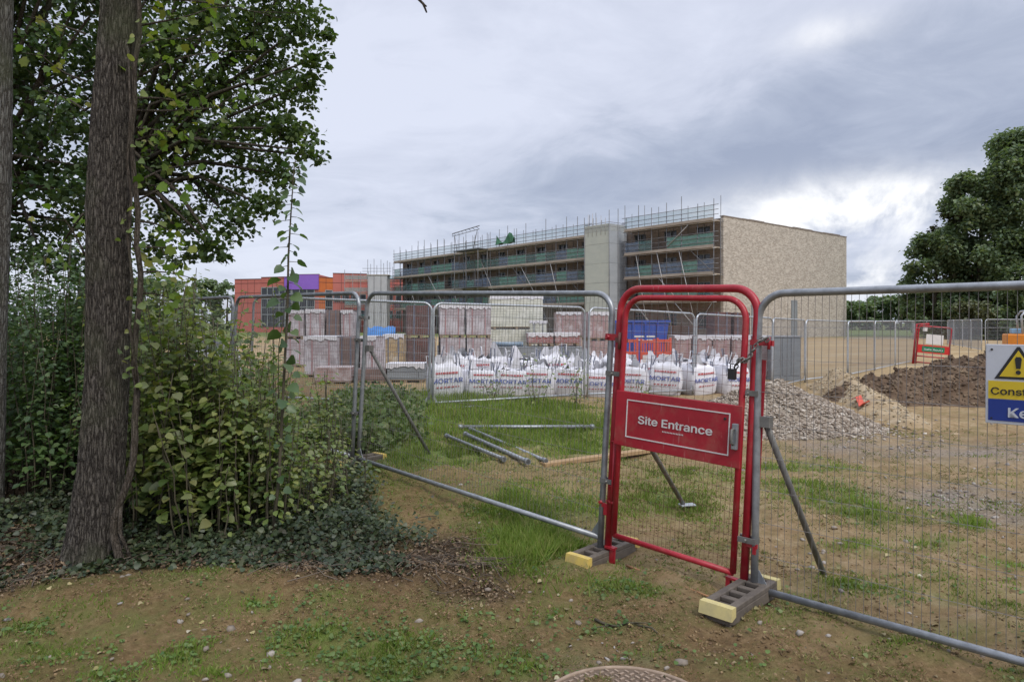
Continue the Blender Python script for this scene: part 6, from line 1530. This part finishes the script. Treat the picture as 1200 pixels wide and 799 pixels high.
# ---- big trees beyond the site on the right
FARG = leafmat('far tree leaves', [(.085, .13, .07), (.12, .172, .09), (.155, .205, .10), (.10, .15, .085), (.175, .205, .10)], .3)  # greens paled to put distance haze into the leaf colour
FARR = leafmat('turning tree leaves', [(.045, .062, .022), (.08, .085, .03), (.06, .08, .03), (.10, .06, .04)], .15)
def far_tree(name, label, px, d, top_py, wpx, n, size, leafm, group, seed, low=.12, base_z=0., mini=.16):
    r_ = random.Random(seed); x = W(px, d); H = EYE + (HORIZON - top_py) / F * d; rw = wpx * d / F / 2
    t = thing(name, label, 'tree', (x, d, base_z), group=group)
    C = []; R = []
    for i in range(n):
        u = r_.random() ** .85; z = H * (low + (1 - low) * u); prof = math.sin(math.pi * min(1, (.16 + .84 * (1 - u)) ** .8) * .56 ) if u > .45 else (.78 + .22 * u / .45)
        a = r_.uniform(0, 2 * math.pi); q = math.sqrt(r_.uniform(.35, 1)) * rw * prof
        rr = rw * r_.uniform(mini, mini * 1.9); C.append((q * math.cos(a) * .92, q * math.sin(a) * .9, min(z, H - rr * .8))); R.append(rr)
    mb = MB(); mb.tube([(0, 0, -.3), (0, 0, H * .3), (.2, 0, H * .75)], [H * .028, H * .02, H * .006], 9); mb.build('trunk', BARKD, t)
    V, Fc = leaf_cloud(C, R, [max(20, 30 * (r / size) ** 2) for r in R], size, LEAF, up=.9, flat=.8); obj('crown', np_mesh('crown', V, Fc), leafm, t)
    return t
BG = 'big trees on the right beyond the site'
far_tree('tree', 'tallest dark tree on the right, cut by the picture edge', 1212, 78, 150, 150, 120, .42, FARG, BG, 1, low=.03)
far_tree('tree', 'full dark tree left of the tallest one on the right, reddish at its crown edge', 1148, 80, 200, 110, 96, .42, FARG, BG, 2, low=.03)
far_tree('tree', 'lower dark tree at the left foot of the big right-hand trees', 1096, 82, 272, 84, 70, .42, FARG, BG, 3, low=.02)
far_tree('tree', 'small reddish-tinged tree showing on the left flank of the big right-hand trees', 1120, 83, 240, 70, 44, .42, FARR, BG, 4)
far_tree('bushy_tree', 'pale olive bushy tree low before the big right-hand trees', 1140, 72, 352, 70, 30, .35, leafmat('olive leaves', [(.09, .10, .05), (.12, .13, .06), (.07, .09, .04)], .15), BG, 5, low=.02)
far_tree('bushy_tree', 'dark low bushy tree behind the warning sign', 1205, 70, 330, 90, 44, .38, FARG, BG, 6, low=.02)
far_tree('tree', 'dark tree out to the right of the tallest tree', 1300, 74, 190, 150, 70, .5, FARG, BG, 7)
FT = 'far tree line right of the gable'
for i, (px, tp_, wp) in enumerate([(985, 350, 46), (1010, 352, 44), (1032, 346, 46), (1056, 344, 44), (1078, 342, 46), (1108, 338, 50), (1150, 336, 60), (1195, 336, 60)]):
    far_tree('tree', 'dark green tree of the far line right of the gable, %s from the left' % ORD[i], px, 165 + 3 * (i % 3), tp_, wp, 26, .85, FARG, FT, 20 + i, low=.02, mini=.2)
FL = 'far tree line left of the red clad building'
for i, (px, tp_, wp) in enumerate([(120, 322, 60), (166, 324, 56), (208, 327, 52), (240, 326, 46), (266, 328, 40)]):
    far_tree('tree', 'grey-green far tree left of the red clad building, %s from the left' % ORD[i], px, 150 + 3 * (i % 2), tp_, wp, 26, .8, FARG, FL, 40 + i, low=.02, mini=.2)
bpy.context.view_layer.update()
